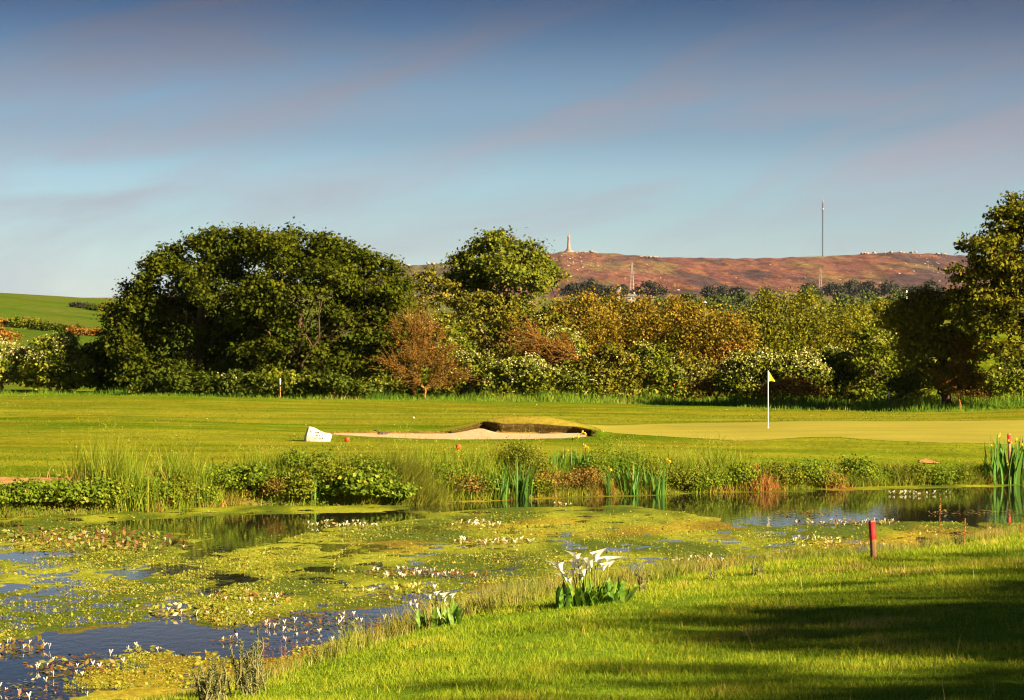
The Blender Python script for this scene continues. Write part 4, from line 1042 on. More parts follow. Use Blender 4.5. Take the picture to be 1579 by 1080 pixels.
put('stone', make_mesh('tee_stone', V, [np.array(side), np.array([list(range(nS))[::-1]]), np.array([list(range(3 * nS, 4 * nS))])], M['stone']), st)
def letters(txt, px, py, hpx, mat='ink'):
    c = bpy.data.curves.new('lettering', 'FONT'); c.body = txt; c.size = hpx * sy / FPX * 1.6; c.extrude = .003; c.offset = .004; c.align_x = 'CENTER'
    c.materials.append(M[mat])
    tmp = bpy.data.objects.new('lettering_curve', c); COL.objects.link(tmp); me = bpy.data.meshes.new_from_object(tmp.evaluated_get(bpy.context.evaluated_depsgraph_get())); bpy.data.objects.remove(tmp)
    me.name = 'lettering'; o = put('lettering', me, st)
    o.location = ((px - 491) * ks, -.027, (681 - py) * sy / FPX); o.rotation_euler = (math.radians(90), 0, 0)
g = Geo(); g.add(*box((-.075, -.026, -.055), (.065, -.019, .06)))
put('badge', g.mesh('sign_badge', M['badge']), st, loc=((481.4 - 491) * ks, 0, (681 - 663.5) * sy / FPX))
letters('1', 481.4, 665.2, 3.6)
letters('PAR 3', 490.5, 668.6, 2.6)
letters('S.I. 4', 490, 672.6, 2.4)
letters('117  YDS', 491, 677.6, 2.5)

# red tee markers
def tee_marker(px, py, wpx, label):
    x, y, z = on_ground(px, py, 72); s = wpx * y / FPX
    t = empty('tee_marker', (x, y, z)); tag(t, label, 'tee marker', 'red tee markers')
    put('block', make_mesh('tee_block', *lathe([(.0, .01), (s * .46, .01), (s * .5, s * .1), (s * .5, s * .72), (s * .4, s * .86), (0, s * .9)], 12), M['redplastic'], smooth=False), t)
    put('spike', make_mesh('tee_spike', *lathe([(.004, -.06), (.008, .0), (.008, .02)], 6), M['steel']), t)
tee_marker(535, 681.5, 8.0, 'small red tee marker nearest the tee stone')
tee_marker(707, 693.5, 8.4, 'red tee marker near the middle of the far bank')

# rake lying in the bunker
ax_, ay_, az_ = on_ground(577, 665.5, 84); bx_, by_, bz_ = on_ground(590, 671, 84)
rk = empty('bunker_rake', (ax_, ay_, az_)); tag(rk, 'dark bunker rake lying across the edge of the sand', 'rake')
by_ = max(by_, ay_ - 2.2)
bz_ = H1(bx_, by_)
rk.location = (bx_, by_, bz_)
put('handle', make_mesh('rake_handle', *tube([(0, 0, .05), (ax_ - bx_, ay_ - by_, az_ - bz_ + .05)], [.02, .02], 6), M['darkwood']), rk)
g = Geo(); g.add(*box((-.2, -.025, .06), (.2, .025, .10)))
hd = put('head', g.mesh('rake_head', M['darkwood']), rk, rot=(0, 0, .5))
g = Geo()
for k in range(7): g.add(*box((-.18 + k * .057, -.012, .01), (-.18 + k * .057 + .018, .012, .06)))
put('tines', g.mesh('rake_tines', M['darkwood']), hd)

# hazard stakes and marker posts
def stake(px, base_py, top_py, label, d0=17.0, w=.088, lean=.03, red=.48, xyz=None):
    x, y, z = xyz or on_ground(px, base_py, d0)
    h = WZ(top_py, y) - z
    t = empty('hazard_stake', (x, y, z)); t.rotation_euler = (0, -lean, .35); tag(t, label, 'stake', 'red-topped hazard stakes')
    a = w / 2
    def post(z0, z1, o):
        p_ = [(-a - o, -a - o), (a + o, -a - o), (a + o, a + o), (-a - o, a + o)]; cb = .012
        pr = []
        for (qx, qy), (sx_, sy_) in zip(p_, [(1, 1), (-1, 1), (-1, -1), (1, -1)]): pr += [(qx + sx_ * cb, qy), (qx, qy + sy_ * cb)] if sx_ * sy_ < 0 else [(qx, qy + sy_ * cb), (qx + sx_ * cb, qy)]
        n_ = len(pr); V = np.array([(q_[0], q_[1], zz) for zz in (z0, z1) for q_ in pr]); F_ = np.array([[i_, (i_ + 1) % n_, n_ + (i_ + 1) % n_, n_ + i_] for i_ in range(n_)])
        return V, [F_, np.array([list(range(n_, 2 * n_))])]
    V, F_ = post(-.1, h, 0); put('post', make_mesh('stake_post', V, F_, M['wood']), t)
    V, F_ = post(h * (1 - red), h * .965, .004); put('painted_band', make_mesh('stake_band', V, F_, M['redpaint']), t, )
stake(1347.5, 863, 803, 'wooden stake with red top on the near bank of the pond', lean=.05)
ix, iy = WX(1557.5, 79.5), 79.5
stake(1557.5, 745, 669, 'red-topped stake hidden among the irises at the right edge', xyz=(ix, iy, H1(ix, iy)), w=.075, red=.24)
def marker_post(px, base_py, top_py, d, label):
    x = WX(px, d); z = H1(x, d); h = WZ(top_py, d) - z
    t = empty('marker_post', (x, d, z)); tag(t, label, 'post', 'white marker posts by the hedge')
    put('post', make_mesh('marker_post', *lathe([(.035, -.1), (.035, h * .96), (.02, h), (0, h)], 8), M['wood']), t)
    put('painted_top', make_mesh('marker_top', *lathe([(.038, h * .55), (.038, h * .97), (.02, h + .01), (0, h + .012)], 8), M['white']), t)
marker_post(432, 606, 584, 141, 'thin white-topped post under the broad sycamore')
marker_post(1371, 622, 604, 134, 'white-topped post at the foot of the dark glossy bush')

# ------------------------------------------------------------------ plants of the far bank
BANK = 'plants along the far bank of the pond'
def bank_spot(px, off):
    x = WX(px, 70)
    for _ in range(6):
        d = float(np.interp(x, FSX, FSY)) + off; x = WX(px, d)
    return x, d, H1(x, d)

def grass_plant(name, label, px, off, wpx, top_py, seed, leaf='reed', n=260, dead=.15, lean=(.1, .5), bw=.023, seedheads=24, droop=.1, azbias=None, spot=None, group=BANK, cat='grass clump', head='reed'):
    rng = RNG(seed); x, d, z = spot or bank_spot(px, off)
    h = max(.15, WZ(top_py, d) - z); w = wpx * d / FPX * 1.3; n = int(n * 1.8); h *= 1.1
    t = empty(name, (x, d, z)); tag(t, label, cat, group)
    bp = np.c_[rng.normal(0, w * .20, n), rng.normal(0, min(w * .2, .3), n), np.zeros(n)]
    bp[:, 2] = H(bp[:, 0] + x, bp[:, 1] + d) - z - .03
    L = h * rng.uniform(.45, 1.0, n); az = rng.uniform(0, 2 * np.pi, n)
    if azbias is not None: az = rng.normal(azbias, .75, n)
    g = Geo(); add_blades(g, rng, bp, L, bw * rng.uniform(.7, 1.3, n), az, rng.uniform(*lean, n), droop * rng.uniform(.3, 1.6, n), 4, np.clip(rng.normal(.5, .22, n), 0, 1))
    tag(put('blades', g.mesh('blades', M[leaf]), t), kind='stuff')
    nd = int(n * min(1.0, dead * 1.5))
    if nd:
        b2 = np.c_[rng.normal(0, w * .26, nd), rng.normal(-.12, .15, nd), np.zeros(nd)]; b2[:, 2] = H(b2[:, 0] + x, b2[:, 1] + d) - z - .02
        g = Geo(); add_blades(g, rng, b2, h * rng.uniform(.22, .5, nd), .02 * rng.uniform(.6, 1.4, nd), rng.uniform(0, 6.28, nd), rng.uniform(.3, .85, nd), .3, 3, rng.uniform(size=nd))
        tag(put('dead_blades', g.mesh('dead_blades', M['dead']), t), kind='stuff')
    if seedheads:
        ns = seedheads; b3 = np.c_[rng.normal(0, w * .22, ns), rng.normal(0, .2, ns), np.zeros(ns)]; b3[:, 2] = H(b3[:, 0] + x, b3[:, 1] + d) - z
        g = Geo(); a3 = rng.uniform(0, 6.28, ns); L3 = h * rng.uniform(.85, 1.18, ns); ln = rng.uniform(.05, .3, ns)
        add_blades(g, rng, b3, L3, .008, a3, ln, 0, 3, .7)
        tip = b3 + np.c_[np.cos(a3) * L3 * ln, np.sin(a3) * L3 * ln, L3 * .93]
        C_ = np.repeat(tip, 7, 0) + rng.normal(size=(ns * 7, 3)) * np.array([.025, .025, .06]); V, Fl = leaf_quads(rng, C_, rng.normal(size=C_.shape), rng.uniform(.02, .045, len(C_)), .5); g.add(V, Fl, rng.uniform(.7, 1, len(C_)))
        tag(put('seed_heads', g.mesh('seed_heads', M[head]), t), kind='stuff')
    return t

def bush_plant(name, label, px, off, wpx, top_py, seed, leaf='bramble', ls=.09, dens=1.0, cat='bush', spot=None, group=BANK, front_dead=0):
    rng = RNG(seed); x, d, z = spot or bank_spot(px, off)
    h = max(.2, WZ(top_py, d) - z); w = wpx * d / FPX * 1.15
    t = empty(name, (x, d, z)); tag(t, label, cat, group)
    nl = 5; lob = [(rng.uniform(-.36, .36) * w, rng.uniform(-.2, .2), h * rng.uniform(.2, .78), w * rng.uniform(.14, .28), min(w * .3, .6), h * rng.uniform(.26, .38)) for _ in range(nl)] + [(0, 0, h * .35, w * .4, min(w * .4, .6), h * .36)]
    C, P, N, S, r = crown_leaves(rng, lob, int(150 * dens * max(1, w)), 15, .24, ls, .5, .45, .7)
    N[:, 1] -= .25
    k = P[:, 2] > .01
    V, Fl = leaf_quads(rng, P[k], N[k], S[k], .75); put('foliage', make_mesh('foliage', V, Fl, M[leaf], r[k]), t)
    g = Geo()
    for c in C[rng.choice(len(C), min(22, len(C)), replace=False)]:
        g.add(*tube(limb_path(rng, (c[0] * .35, c[1] * .3, -.05), c, 4, .08), [.012, .01, .007, .003], 4), rng.uniform(0, .5))
    put('stems', g.mesh('stems', M['dead']), t)
    ns = int(46 * max(1, w)); bb = np.c_[rng.uniform(-.5, .5, ns) * w, rng.normal(0, .2, ns), np.zeros(ns)]; bb[:, 2] = H(bb[:, 0] + x, bb[:, 1] + d) - z
    g = Geo(); add_blades(g, rng, bb, h * rng.uniform(.7, 1.35, ns), .016, rng.uniform(0, 6.28, ns), rng.uniform(.05, .5, ns), .1, 3, rng.uniform(size=ns))
    tag(put('shoots', g.mesh('shoots', M['reed']), t), kind='stuff')
    return t

iris_leaves = []
rng = RNG(77)
for k in range(6):
    g = Geo(); add_blades(g, rng, np.zeros((1, 3)), 1.0, .085, np.array([0.]), np.array([.08 + .07 * k]), np.array([.0 + .02 * k]), 6, .3 + .09 * k)
    iris_leaves.append(g.mesh('iris_leaf', M['iris']))
def iris_flower_mesh(seed, mat):
    rng = RNG(seed); g = Geo()
    for k in range(3):
        a = k * 2.094 + .3; dv = np.array([math.cos(a), math.sin(a), 0]); s_ = np.array([-dv[1], dv[0], 0])
        pts = [(0, 0, .008), (.03, .015, .022), (.06, .005, .026), (.085, -.035, .012)]
        V = np.concatenate([[dv * r_ + np.array([0, 0, zz]) - s_ * w_, dv * r_ + np.array([0, 0, zz]) + s_ * w_] for r_, zz, w_ in pts]); g.add(V, [[0, 1, 3, 2], [2, 3, 5, 4], [4, 5, 7, 6]], rng.uniform())
        a += 1.05; dv = np.array([math.cos(a), math.sin(a), 0]); s_ = np.array([-dv[1], dv[0], 0])
        V = np.array([-s_ * .006, s_ * .006, dv * .02 + s_ * .016 + (0, 0, .045), dv * .02 - s_ * .016 + (0, 0, .045), dv * .012 + (0, 0, .08)]); g.add(V[:4], [[0, 1, 2, 3]], .8); g.add(V[2:5], [[0, 1, 2]], .9)
    return g.mesh('iris_flower', M[mat])
iris_fl = iris_flower_mesh(8, 'yellow')
stem_me = make_mesh('flower_stem', *tube([(0, 0, 0), (.01, 0, .5), (0, .01, 1)], [.010, .008, .006], 5), M['stem'])
def iris_clump(label, px, off, wpx, top_py, seed, n=16, flowers=(), width=1.0, spot=None):
    rng = RNG(seed); x, d, z = spot or bank_spot(px, off)
    h = WZ(top_py, d) - z; w = wpx * d / FPX
    t = empty('iris_clump', (x, d, z)); tag(t, label, 'iris', 'yellow flag irises at the pond edge')
    n = int(n * 2.2)
    for k in range(n):
        s = h * (1.0 if k == 0 else rng.uniform(.55, 1.0)); lx = rng.normal(0, w * .17)
        az = (0 if lx > 0 else math.pi) + rng.normal(0, .9)
        put('leaf', iris_leaves[rng.integers(6) if k else 0], t, (lx, rng.normal(-.1, .12), -.05), (0, 0, az), (s * .8 * width, s * .8 * width, s))
    for fx_, fy_ in flowers:
        lx = (fx_ - px) * d / FPX; zz = WZ(fy_, d) - z
        st_ = put('flower_stem', stem_me, t, (lx * .8, -.05, 0), (0, math.atan2(lx * .2, zz), 0), (1, 1, zz))
        put('flower', iris_fl, t, (lx, -.05, zz), (rng.uniform(-.3, .3), rng.uniform(-.3, .3), rng.uniform(0, 6)), (1.15,) * 3)
    return t

G_, B_ = grass_plant, bush_plant
# left to right along the far bank
B_('nettle_bush', 'low nettle bush at the left end of the far bank', 22, .35, 90, 757, 701, ls=.07)
B_('bramble_bush', 'dark bramble bush in front of the path on the left', 75, .35, 95, 744, 702)
B_('bramble_bush', 'leafy bramble left of the tallest grass clump', 128, .3, 75, 742, 703)
G_('reed_clump', 'tallest yellow-green reed clump with russet base near the left', 185, .45, 110, 676, 704, n=520, dead=.4, seedheads=70, lean=(.05, .45))
B_('nettle_bush', 'green nettles right of the tallest reed clump', 232, .3, 60, 738, 705, ls=.07)
G_('reed_clump', 'second yellow-green reed clump with rusty dead leaves', 288, .4, 90, 690, 706, n=360, dead=.45, seedheads=45)
iris_clump('single spiky iris tuft behind the second reed clump', 326, 1.0, 26, 700, 707, n=7)
B_('nettle_bush', 'rounded dark nettle bush right of the second reed clump', 340, .5, 70, 722, 708, ls=.065, dens=1.3)
G_('dead_grass', 'low orange dead grass in the gap of the far bank', 366, .12, 60, 757, 709, leaf='dead', n=260, dead=.3, seedheads=0, lean=(.4, .9))
B_('bramble_bush', 'bramble at the left of the central thicket', 402, .4, 60, 722, 710)
G_('reed_clump', 'reed clump with straw tips in the central thicket', 425, .6, 80, 694, 711, n=320, dead=.3, seedheads=40)
B_('russet_dock', 'russet dock in the central thicket', 434, .2, 50, 735, 712, leaf='dockmix', ls=.05, dens=.8, cat='dock')
iris_clump('iris leaves in front of the central thicket', 478, .15, 50, 718, 713, n=12)
B_('willow_herb', 'tall green leafy bush below the tee stone', 478, .7, 70, 700, 714, leaf='bramble', ls=.06, dens=1.3)
G_('reed_clump', 'reeds behind the bramble below the red tee marker', 545, .95, 130, 692, 715, leaf='tussock', n=420, seedheads=60, dead=.1)
B_('bramble_bush', 'glossy big-leaved bramble spilling to the water', 545, .2, 92, 733, 716, ls=.12, dens=1.1)
B_('bramble_bush', 'glossy bramble between the spilling bramble and the tussock', 605, .15, 60, 750, 717, ls=.10)
G_('sedge_tussock', 'great arching sedge tussock fountain leaning right', 630, .45, 105, 684, 718, leaf='tussock', n=1100, dead=.1, seedheads=30, lean=(.35, .95), droop=.28, azbias=-.25, bw=.011)
G_('reed_clump', 'brown dead reeds right of the sedge tussock', 700, .35, 75, 703, 719, n=300, dead=1.1, seedheads=30)
G_('reed_clump', 'green and brown reeds left of the tall irises', 745, .4, 70, 696, 720, n=280, dead=.9, seedheads=40)
B_('willow_herb', 'dark green thicket behind the tall irises', 815, .75, 80, 690, 721, leaf='thorn', ls=.05, dens=1.6)
iris_clump('tall iris clump standing in the water left of centre', 772, .0, 40, 706, 722, n=13)
iris_clump('tall iris clump directly right of its twin in the water', 800, .0, 46, 696, 723, n=16)
G_('reed_clump', 'slim reeds among the tall irises', 812, .5, 60, 684, 724, leaf='tussock', n=220, seedheads=40, dead=.1)
iris_clump('iris clump behind the bank with pale green bases', 858, 1.5, 34, 682, 725, n=13)
iris_clump('flowering iris clump behind the bank with yellow blooms on top', 893, 1.3, 50, 682, 726, n=22, flowers=[(884, 676), (899, 668), (890, 672), (903, 690)])
B_('russet_dock', 'orange dead dock below the flowering iris', 845, .25, 60, 726, 727, leaf='dockmix', ls=.05, cat='dock')
B_('russet_dock', 'brown and green dock left of the small iris', 882, .3, 70, 728, 728, leaf='dockmix', ls=.05, cat='dock')
B_('nettle_bush', 'green leafy plant under the flowering iris', 912, .5, 50, 722, 729, ls=.06)
G_('dead_grass', 'pale dead fern fronds at the water in the middle', 922, .12, 45, 738, 730, leaf='dead', n=220, dead=.2, seedheads=0, lean=(.4, .8))
iris_clump('small iris with one yellow bloom at the water edge', 939, .05, 22, 714, 731, n=8, flowers=[(940, 724)])
iris_clump('wide leaning iris clump at the water edge right of centre', 972, .05, 44, 700, 732, n=15)
iris_clump('upright iris clump at the water edge right of the wide one', 1010, .0, 44, 704, 733, n=16, flowers=[(1030, 711)])
B_('nettle_bush', 'dark green plants behind the upright iris', 990, .7, 60, 704, 734, leaf='thorn', ls=.05)
G_('reed_clump', 'tall wispy grass behind the leaning iris clump', 975, .9, 80, 684, 735, n=240, seedheads=60, dead=.05)
G_('reed_clump', 'wispy grasses left in the wide straw-coloured stand', 1060, .5, 85, 696, 736, n=380, seedheads=60, dead=.2)
G_('reed_clump', 'wispy grasses right in the wide straw-coloured stand', 1115, .5, 90, 684, 737, n=420, seedheads=80, dead=.25)
B_('nettle_bush', 'leafy green plants at the foot of the straw-coloured stand', 1070, .25, 70, 728, 738, ls=.06)
G_('dead_grass', 'rusty dead grass at the water below the flag', 1105, .15, 70, 730, 739, leaf='dead', n=320, dead=.3, seedheads=0, lean=(.3, .8))
G_('dead_grass', 'fiery red-brown grass tuft right of the straw stand', 1172, .15, 55, 716, 740, leaf='dead', n=360, dead=.4, seedheads=8, lean=(.15, .6))
B_('nettle_bush', 'olive plants left on the low right bank', 1215, .3, 60, 716, 741, leaf='thorn', ls=.05, dens=1.2)
B_('russet_dock', 'brown dock on the low right bank', 1262, .25, 60, 722, 742, leaf='olive', ls=.05, cat='dock')
G_('dead_grass', 'russet grass between brown dock and green mound', 1285, .12, 45, 722, 743, leaf='dead', n=220, dead=.2, seedheads=4)
B_('nettle_bush', 'small green mound plant above the right water', 1330, .35, 50, 709, 744, ls=.06, leaf='bramble', dens=1.2)
G_('dead_grass', 'yellow tuft between the green mounds of the right bank', 1358, .15, 30, 725, 745, leaf='reed', n=160, dead=.5, seedheads=0)
G_('sedge_tussock', 'grey-green spiky tussock on the low right bank', 1393, .3, 60, 704, 746, leaf='tussock', n=420, dead=.1, seedheads=10, lean=(.2, .8))
B_('nettle_bush', 'bright green low plants under the bare soil patch', 1440, .25, 70, 724, 747, ls=.05, leaf='bramble')
G_('sedge_tussock', 'rounded yellow-green tussock left of the big iris', 1495, .4, 60, 707, 748, leaf='tussock', n=480, dead=.2, seedheads=10, lean=(.3, .9))
B_('nettle_bush', 'leafy plant left of the rounded tussock', 1468, .3, 40, 716, 749, ls=.05)
iris_clump('big iris clump with yellow blooms at the right edge', 1552, .05, 90, 659, 750, n=46, flowers=[(1541, 672), (1526, 686), (1576, 688), (1556, 682), (1568, 680)], width=1.05)
G_('reed_clump', 'thin straw grass fringing the path on the left', 105, 2.6, 100, 722, 752, n=60, seedheads=30, dead=.05)
G_('reed_clump', 'sparse tall grass left of the tee stone reeds', 395, 1.2, 70, 690, 753, n=120, seedheads=40, dead=.05)
G_('reed_clump', 'sparse wispy grass in front of the bunker', 670, 1.0, 120, 684, 754, n=150, seedheads=50, dead=.05)
G_('reed_clump', 'sparse wispy grass in front of the mound', 760, 1.1, 90, 684, 755, n=150, seedheads=50, dead=.05)
for k, (px, off, w, t, lf, lab) in enumerate([
        (160, .12, 60, 748, 'thorn', 'dark leafy herb at the left foot of the tallest reeds'), (212, .1, 50, 744, 'bramble', 'fresh leafy herb at the right foot of the tallest reeds'), (262, .12, 55, 738, 'thorn', 'dark leafy herb left of the second reed clump'), (312, .1, 46, 746, 'bramble', 'fresh leafy herb under the single spiky iris'),
        (455, .12, 60, 728, 'thorn', 'dark leafy herb left of the iris leaves in the thicket'), (515, .45, 70, 712, 'thorn', 'tall dark herb behind the spilling bramble'), (582, .6, 60, 708, 'bramble', 'leafy herb left of the great tussock'), (722, .15, 55, 738, 'dockmix', 'withered dock between the brown reeds'),
        (690, .5, 60, 722, 'bramble', 'green herb behind the brown dead reeds'), (752, .2, 40, 736, 'bramble', 'small green herb left of the tall irises'), (832, .15, 46, 736, 'thorn', 'dark herb right of the twin irises'), (1046, .2, 50, 722, 'thorn', 'dark herb right of the upright iris clump'),
        (1140, .25, 60, 722, 'bramble', 'bright herb beside the fiery grass tuft'), (1240, .45, 60, 712, 'bramble', 'bright herb between olive plants and brown dock'), (1420, .25, 46, 718, 'thorn', 'dark herb right of the grey-green tussock')]):
    B_('leafy_herb', lab, px, off, w, t, 770 + k, leaf=lf, ls=.065, dens=1.0, cat='herb')
# low growth that fills the bank between the named plants
rng = RNG(43); n = 38000
x = rng.uniform(-16, 19, n); off = -.12 + 1.8 * rng.uniform(size=n) ** 1.4; d = np.interp(x, FSX, FSY) + off
bp = np.c_[x, d, H(x, d) - .02]
g = Geo(); hgt = (.14 + .34 * np.clip(.45 + fbm(x * .8, d * .8, 3), 0, 1)) * np.interp(off, [0, .9, 1.7], [1, .8, .4]) * rng.uniform(.6, 1.3, n)
add_blades(g, rng, bp, hgt, .013 * rng.uniform(.7, 1.4, n), rng.uniform(0, 6.28, n), rng.uniform(.1, .7, n), .1, 2, np.clip(.45 + .35 * fbm(x * .7 + 4, d * .9, 3) + rng.normal(0, .15, n), 0, 1))
tag(put('bank_grass', g.mesh('bank_grass', M['bankmix'])), 'short mixed grass clothing the far bank', 'grass', kind='stuff')

# leafy herbs knitting the far bank together
rng = RNG(48); n = 40000
x = rng.uniform(-15, 18, n); off = .05 + 1.0 * rng.uniform(size=n); d = np.interp(x, FSX, FSY) + off
top_h = np.clip(.30 + .55 * fbm(x * .55 + 13, d * 0 + 2, 3), .10, .85) * np.interp(x, [-15, 2, 6, 9, 18], [1.35, 1.3, 1.0, .7, .6])
zz = top_h * rng.uniform(size=n) ** .7
P = np.c_[x, d, H(x, d) + zz]
Nn = rng.normal(size=(n, 3)) * .7 + np.array([.2, -.6, .6])
V, Fl = leaf_quads(rng, P, Nn, rng.uniform(.03, .085, n), .6)
tone = np.clip(.32 + .35 * fbm(x * .8 + 30, d * .5, 3) + rng.normal(0, .12, n) + .22 * (zz < .14), 0, 1)
tag(put('bank_herbs', make_mesh('bank_herbs', V, Fl, M['bankmix'], tone)), 'low leafy herbs filling the far bank between taller plants', 'herbs', kind='stuff')

# ------------------------------------------------------------------ long grass along the foot of the hedge
rng = RNG(44); n = 60000
u = rng.uniform(-40, 1620, n); d = rng.uniform(122, 147, n) ** 1.0
x = WX(u, d)
foot = np.interp(u, [-40, 200, 430, 700, 900, 1100, 1200, 1330, 1450, 1520, 1620], [143, 141, 140, 140, 139, 136, 132, 130, 126, 126, 128])
k = d > foot - 1.5 * rng.uniform(size=n) + 1.2 * fbm(u * .02, d * .3, 2); x, d, u, foot = x[k], d[k], u[k], foot[k]; n = len(x)
bp = np.c_[x, d, H(x, d) - .03]
hgt = np.clip((d - foot + 2) / 6, .25, 1) * (.40 + .35 * fbm(x * .4, d * .4, 3)) * rng.uniform(.6, 1.3, n)
g = Geo(); add_blades(g, rng, bp, np.maximum(hgt, .06), .045 * rng.uniform(.7, 1.4, n), rng.uniform(0, 6.28, n), rng.uniform(.1, .6, n), 0, 1, np.clip(.4 + .3 * fbm(x * .3, d * .3, 3) + rng.normal(0, .15, n), 0, 1))
tag(put('hedge_foot_grass', g.mesh('hedge_foot_grass', M['rough'])), 'long green grass along the foot of the hedge', 'grass', kind='stuff')
# coarse tufts and daisies that give the mown turf its grain
rng = RNG(47); n = 90000; u = rng.uniform(-30, 1610, n); d = 64 + 76 * rng.uniform(size=n) ** 1.2; x = WX(u, d)
k = (poly_sd(pond, x, d) > 1.2) & (d > np.interp(x, FSX, FSY)) & (poly_sd(bunker, x, d) > .2) & (poly_sd(green_poly, x, d) > .5) & (fbm(x * .35 + 60, d * .5, 3) + rng.normal(0, .25, n) > -.05); x, d = x[k], d[k]; n = len(x)
g = Geo(); add_blades(g, rng, np.c_[x, d, H(x, d) - .01], rng.uniform(.025, .075, n), rng.uniform(.02, .05, n), rng.uniform(0, 6.28, n), rng.uniform(.2, .8, n), 0, 1, np.clip(rng.normal(.5, .22, n), 0, 1))
tag(put('fairway_tufts', g.mesh('fairway_tufts', M['tuft'])), 'coarse short tufts across the mown fairway', 'grass', kind='stuff')
n = 260; u = rng.uniform(-30, 1610, n); d = 68 + 70 * rng.uniform(size=n); x = WX(u, d); k = (d > np.interp(x, FSX, FSY) + 2) & (fbm(x * .2, d * .2, 2) > -.1) & (poly_sd(bunker, x, d) > .2) & (poly_sd(green_poly, x, d) > .5); x, d = x[k], d[k]; n = len(x)
V, Fl = leaf_quads(rng, np.c_[x, d, H(x, d) + .05], rng.normal(size=(n, 3)) * .3 + np.array([.2, -.6, .8]), rng.uniform(.02, .045, n), .9)
tag(put('daisies', make_mesh('daisies', V, Fl, M['blossom'], rng.uniform(.5, 1, n))), 'white daisies speckling the mown turf', 'flowers', kind='stuff')
# turf fringe over the bunker lip
n = 9000; i_ = rng.integers(0, len(bunker), n); t_ = rng.uniform(size=n)
a_, b_ = bunker[i_], bunker[(i_ + 1) % len(bunker)]
pt = a_ + (b_ - a_) * t_[:, None] + rng.normal(0, .08, (n, 2)); k = (pt[:, 1] > 90.2) & (poly_sd(bunker, pt[:, 0], pt[:, 1]) > .04); pt = pt[k]; n = len(pt)
g = Geo(); add_blades(g, rng, np.c_[pt, H(pt[:, 0], pt[:, 1]) - .01], .09 * rng.uniform(.5, 1.3, n), .02, rng.normal(-1.57, .8, n), rng.uniform(.2, .9, n), .3, 2, rng.uniform(size=n))
tag(put('bunker_lip_grass', g.mesh('bunker_lip_grass', M['straw'])), 'ragged turf fringe overhanging the bunker sand', 'grass', kind='stuff')

# ------------------------------------------------------------------ near bank: lawn blades and long marginal grass
rng = RNG(45)
n = 470000
py_ = 1095 - 290 * rng.uniform(size=n) ** 1.0; u = rng.uniform(-60, 1600, n)
d = 19 + 41 * rng.uniform(size=n) ** 1.5; x = WX(u, d)
s_ = poly_sd(pond, x, d)
nearside = d < np.interp(x, NSX, NSY) + .5
k = (s_ > .25) & nearside & (d > 19.5); x, d, s_ = x[k], d[k], s_[k]; n = len(x)
pn = fbm(x * .9, d * .9, 4); pn2 = fbm(x * 3 + 7, d * 3, 3)
bp = np.c_[x, d, H(x, d) - .008]
L = (.045 + .022 * pn + .02 * pn2).clip(.02, .12) * rng.uniform(.6, 1.5, n) * np.interp(d, [18, 30, 55], [1, 1.1, 1.3])
r = np.clip(.42 + .26 * pn + .18 * pn2 + .22 * fbm(x * .22 + 50, d * .22, 3) + rng.normal(0, .13, n), 0, .99)
g = Geo(); add_blades(g, rng, bp, L, np.interp(d, [18, 30, 55], [.0075, .010, .016]) * rng.uniform(.7, 1.3, n), rng.uniform(0, 6.28, n), rng.uniform(.15, .85, n), 0, 1, r)
tag(put('lawn_grass', g.mesh('lawn_grass', M['lawn'])), 'short bright lawn grass on the near bank', 'grass', kind='stuff')
# longer tufts and dry stalks in the lawn
n = 16000; d = 19.5 + 34 * rng.uniform(size=n) ** 1.3; x = WX(rng.uniform(350, 1600, n), d); s_ = poly_sd(pond, x, d)
k = (s_ > .8) & (d < np.interp(x, NSX, NSY)) & (fbm(x * .7 + 21, d * .7, 3) + rng.normal(0, .3, n) > .25); x, d = x[k], d[k]; n = len(x)
g = Geo(); add_blades(g, rng, np.c_[x, d, H(x, d) - .01], rng.uniform(.07, .15, n), rng.uniform(.006, .012, n), rng.uniform(0, 6.28, n), rng.uniform(.1, .6, n), .05, 3, rng.uniform(.2, .9, n))
n2_ = 70; d = 21 + 26 * rng.uniform(size=n2_); x = WX(rng.uniform(500, 1600, n2_), d); k = (d < np.interp(x, NSX, NSY) - 2); x, d = x[k], d[k]; n2_ = len(x)
add_blades(g, rng, np.c_[x, d, H(x, d) - .01], rng.uniform(.15, .32, n2_), .009, rng.uniform(0, 6.28, n2_), rng.uniform(.05, .4, n2_), 0, 3, 1.0)
tag(put('lawn_tufts', g.mesh('lawn_tufts', M['lawn'])), 'longer grass tufts and dry stalks in the lawn', 'grass', kind='stuff')
# marginal strip
n = 72000; x = rng.uniform(-9, 14, n); d0 = np.interp(x, NSX, NSY); off = -1.9 + 2.3 * rng.uniform(size=n)
d = d0 + off * np.interp(x, [-9, 0, 6, 14], [2.0, 1.7, 1.2, 1.1]); s_ = poly_sd(pond, x, d)
cl = fbm(x * 1.5, d * 1.1, 4)
k = (s_ > -.25) & (s_ < 1.9 + 1.2 * cl) & (rng.uniform(size=n) < .55 + .6 * cl); x, d, s_, cl = x[k], d[k], s_[k], cl[k]; n = len(x)
L = rng.uniform(.12, .46, n) * np.interp(s_, [-.2, .5, 2.2], [.75, 1.0, .4]) * np.interp(x, [-5, -3.2, -1.8, 3, 7], [.3, .45, 1.0, .95, .6]) * (1 + .6 * cl)
g = Geo(); add_blades(g, rng, np.c_[x, d, np.maximum(H(x, d), -.02) - .01], np.maximum(L, .05), .010 * rng.uniform(.6, 1.4, n), rng.uniform(0, 6.28, n), rng.uniform(.08, .6, n), .08, 2, np.clip(.46 + .28 * fbm(x * .9 + 3, d * .7, 3) + rng.normal(0, .2, n), 0, 1))
tag(put('marginal_grass', g.mesh('marginal_grass', M['straw'])), 'straw-coloured long grass along the near water edge', 'grass', kind='stuff')
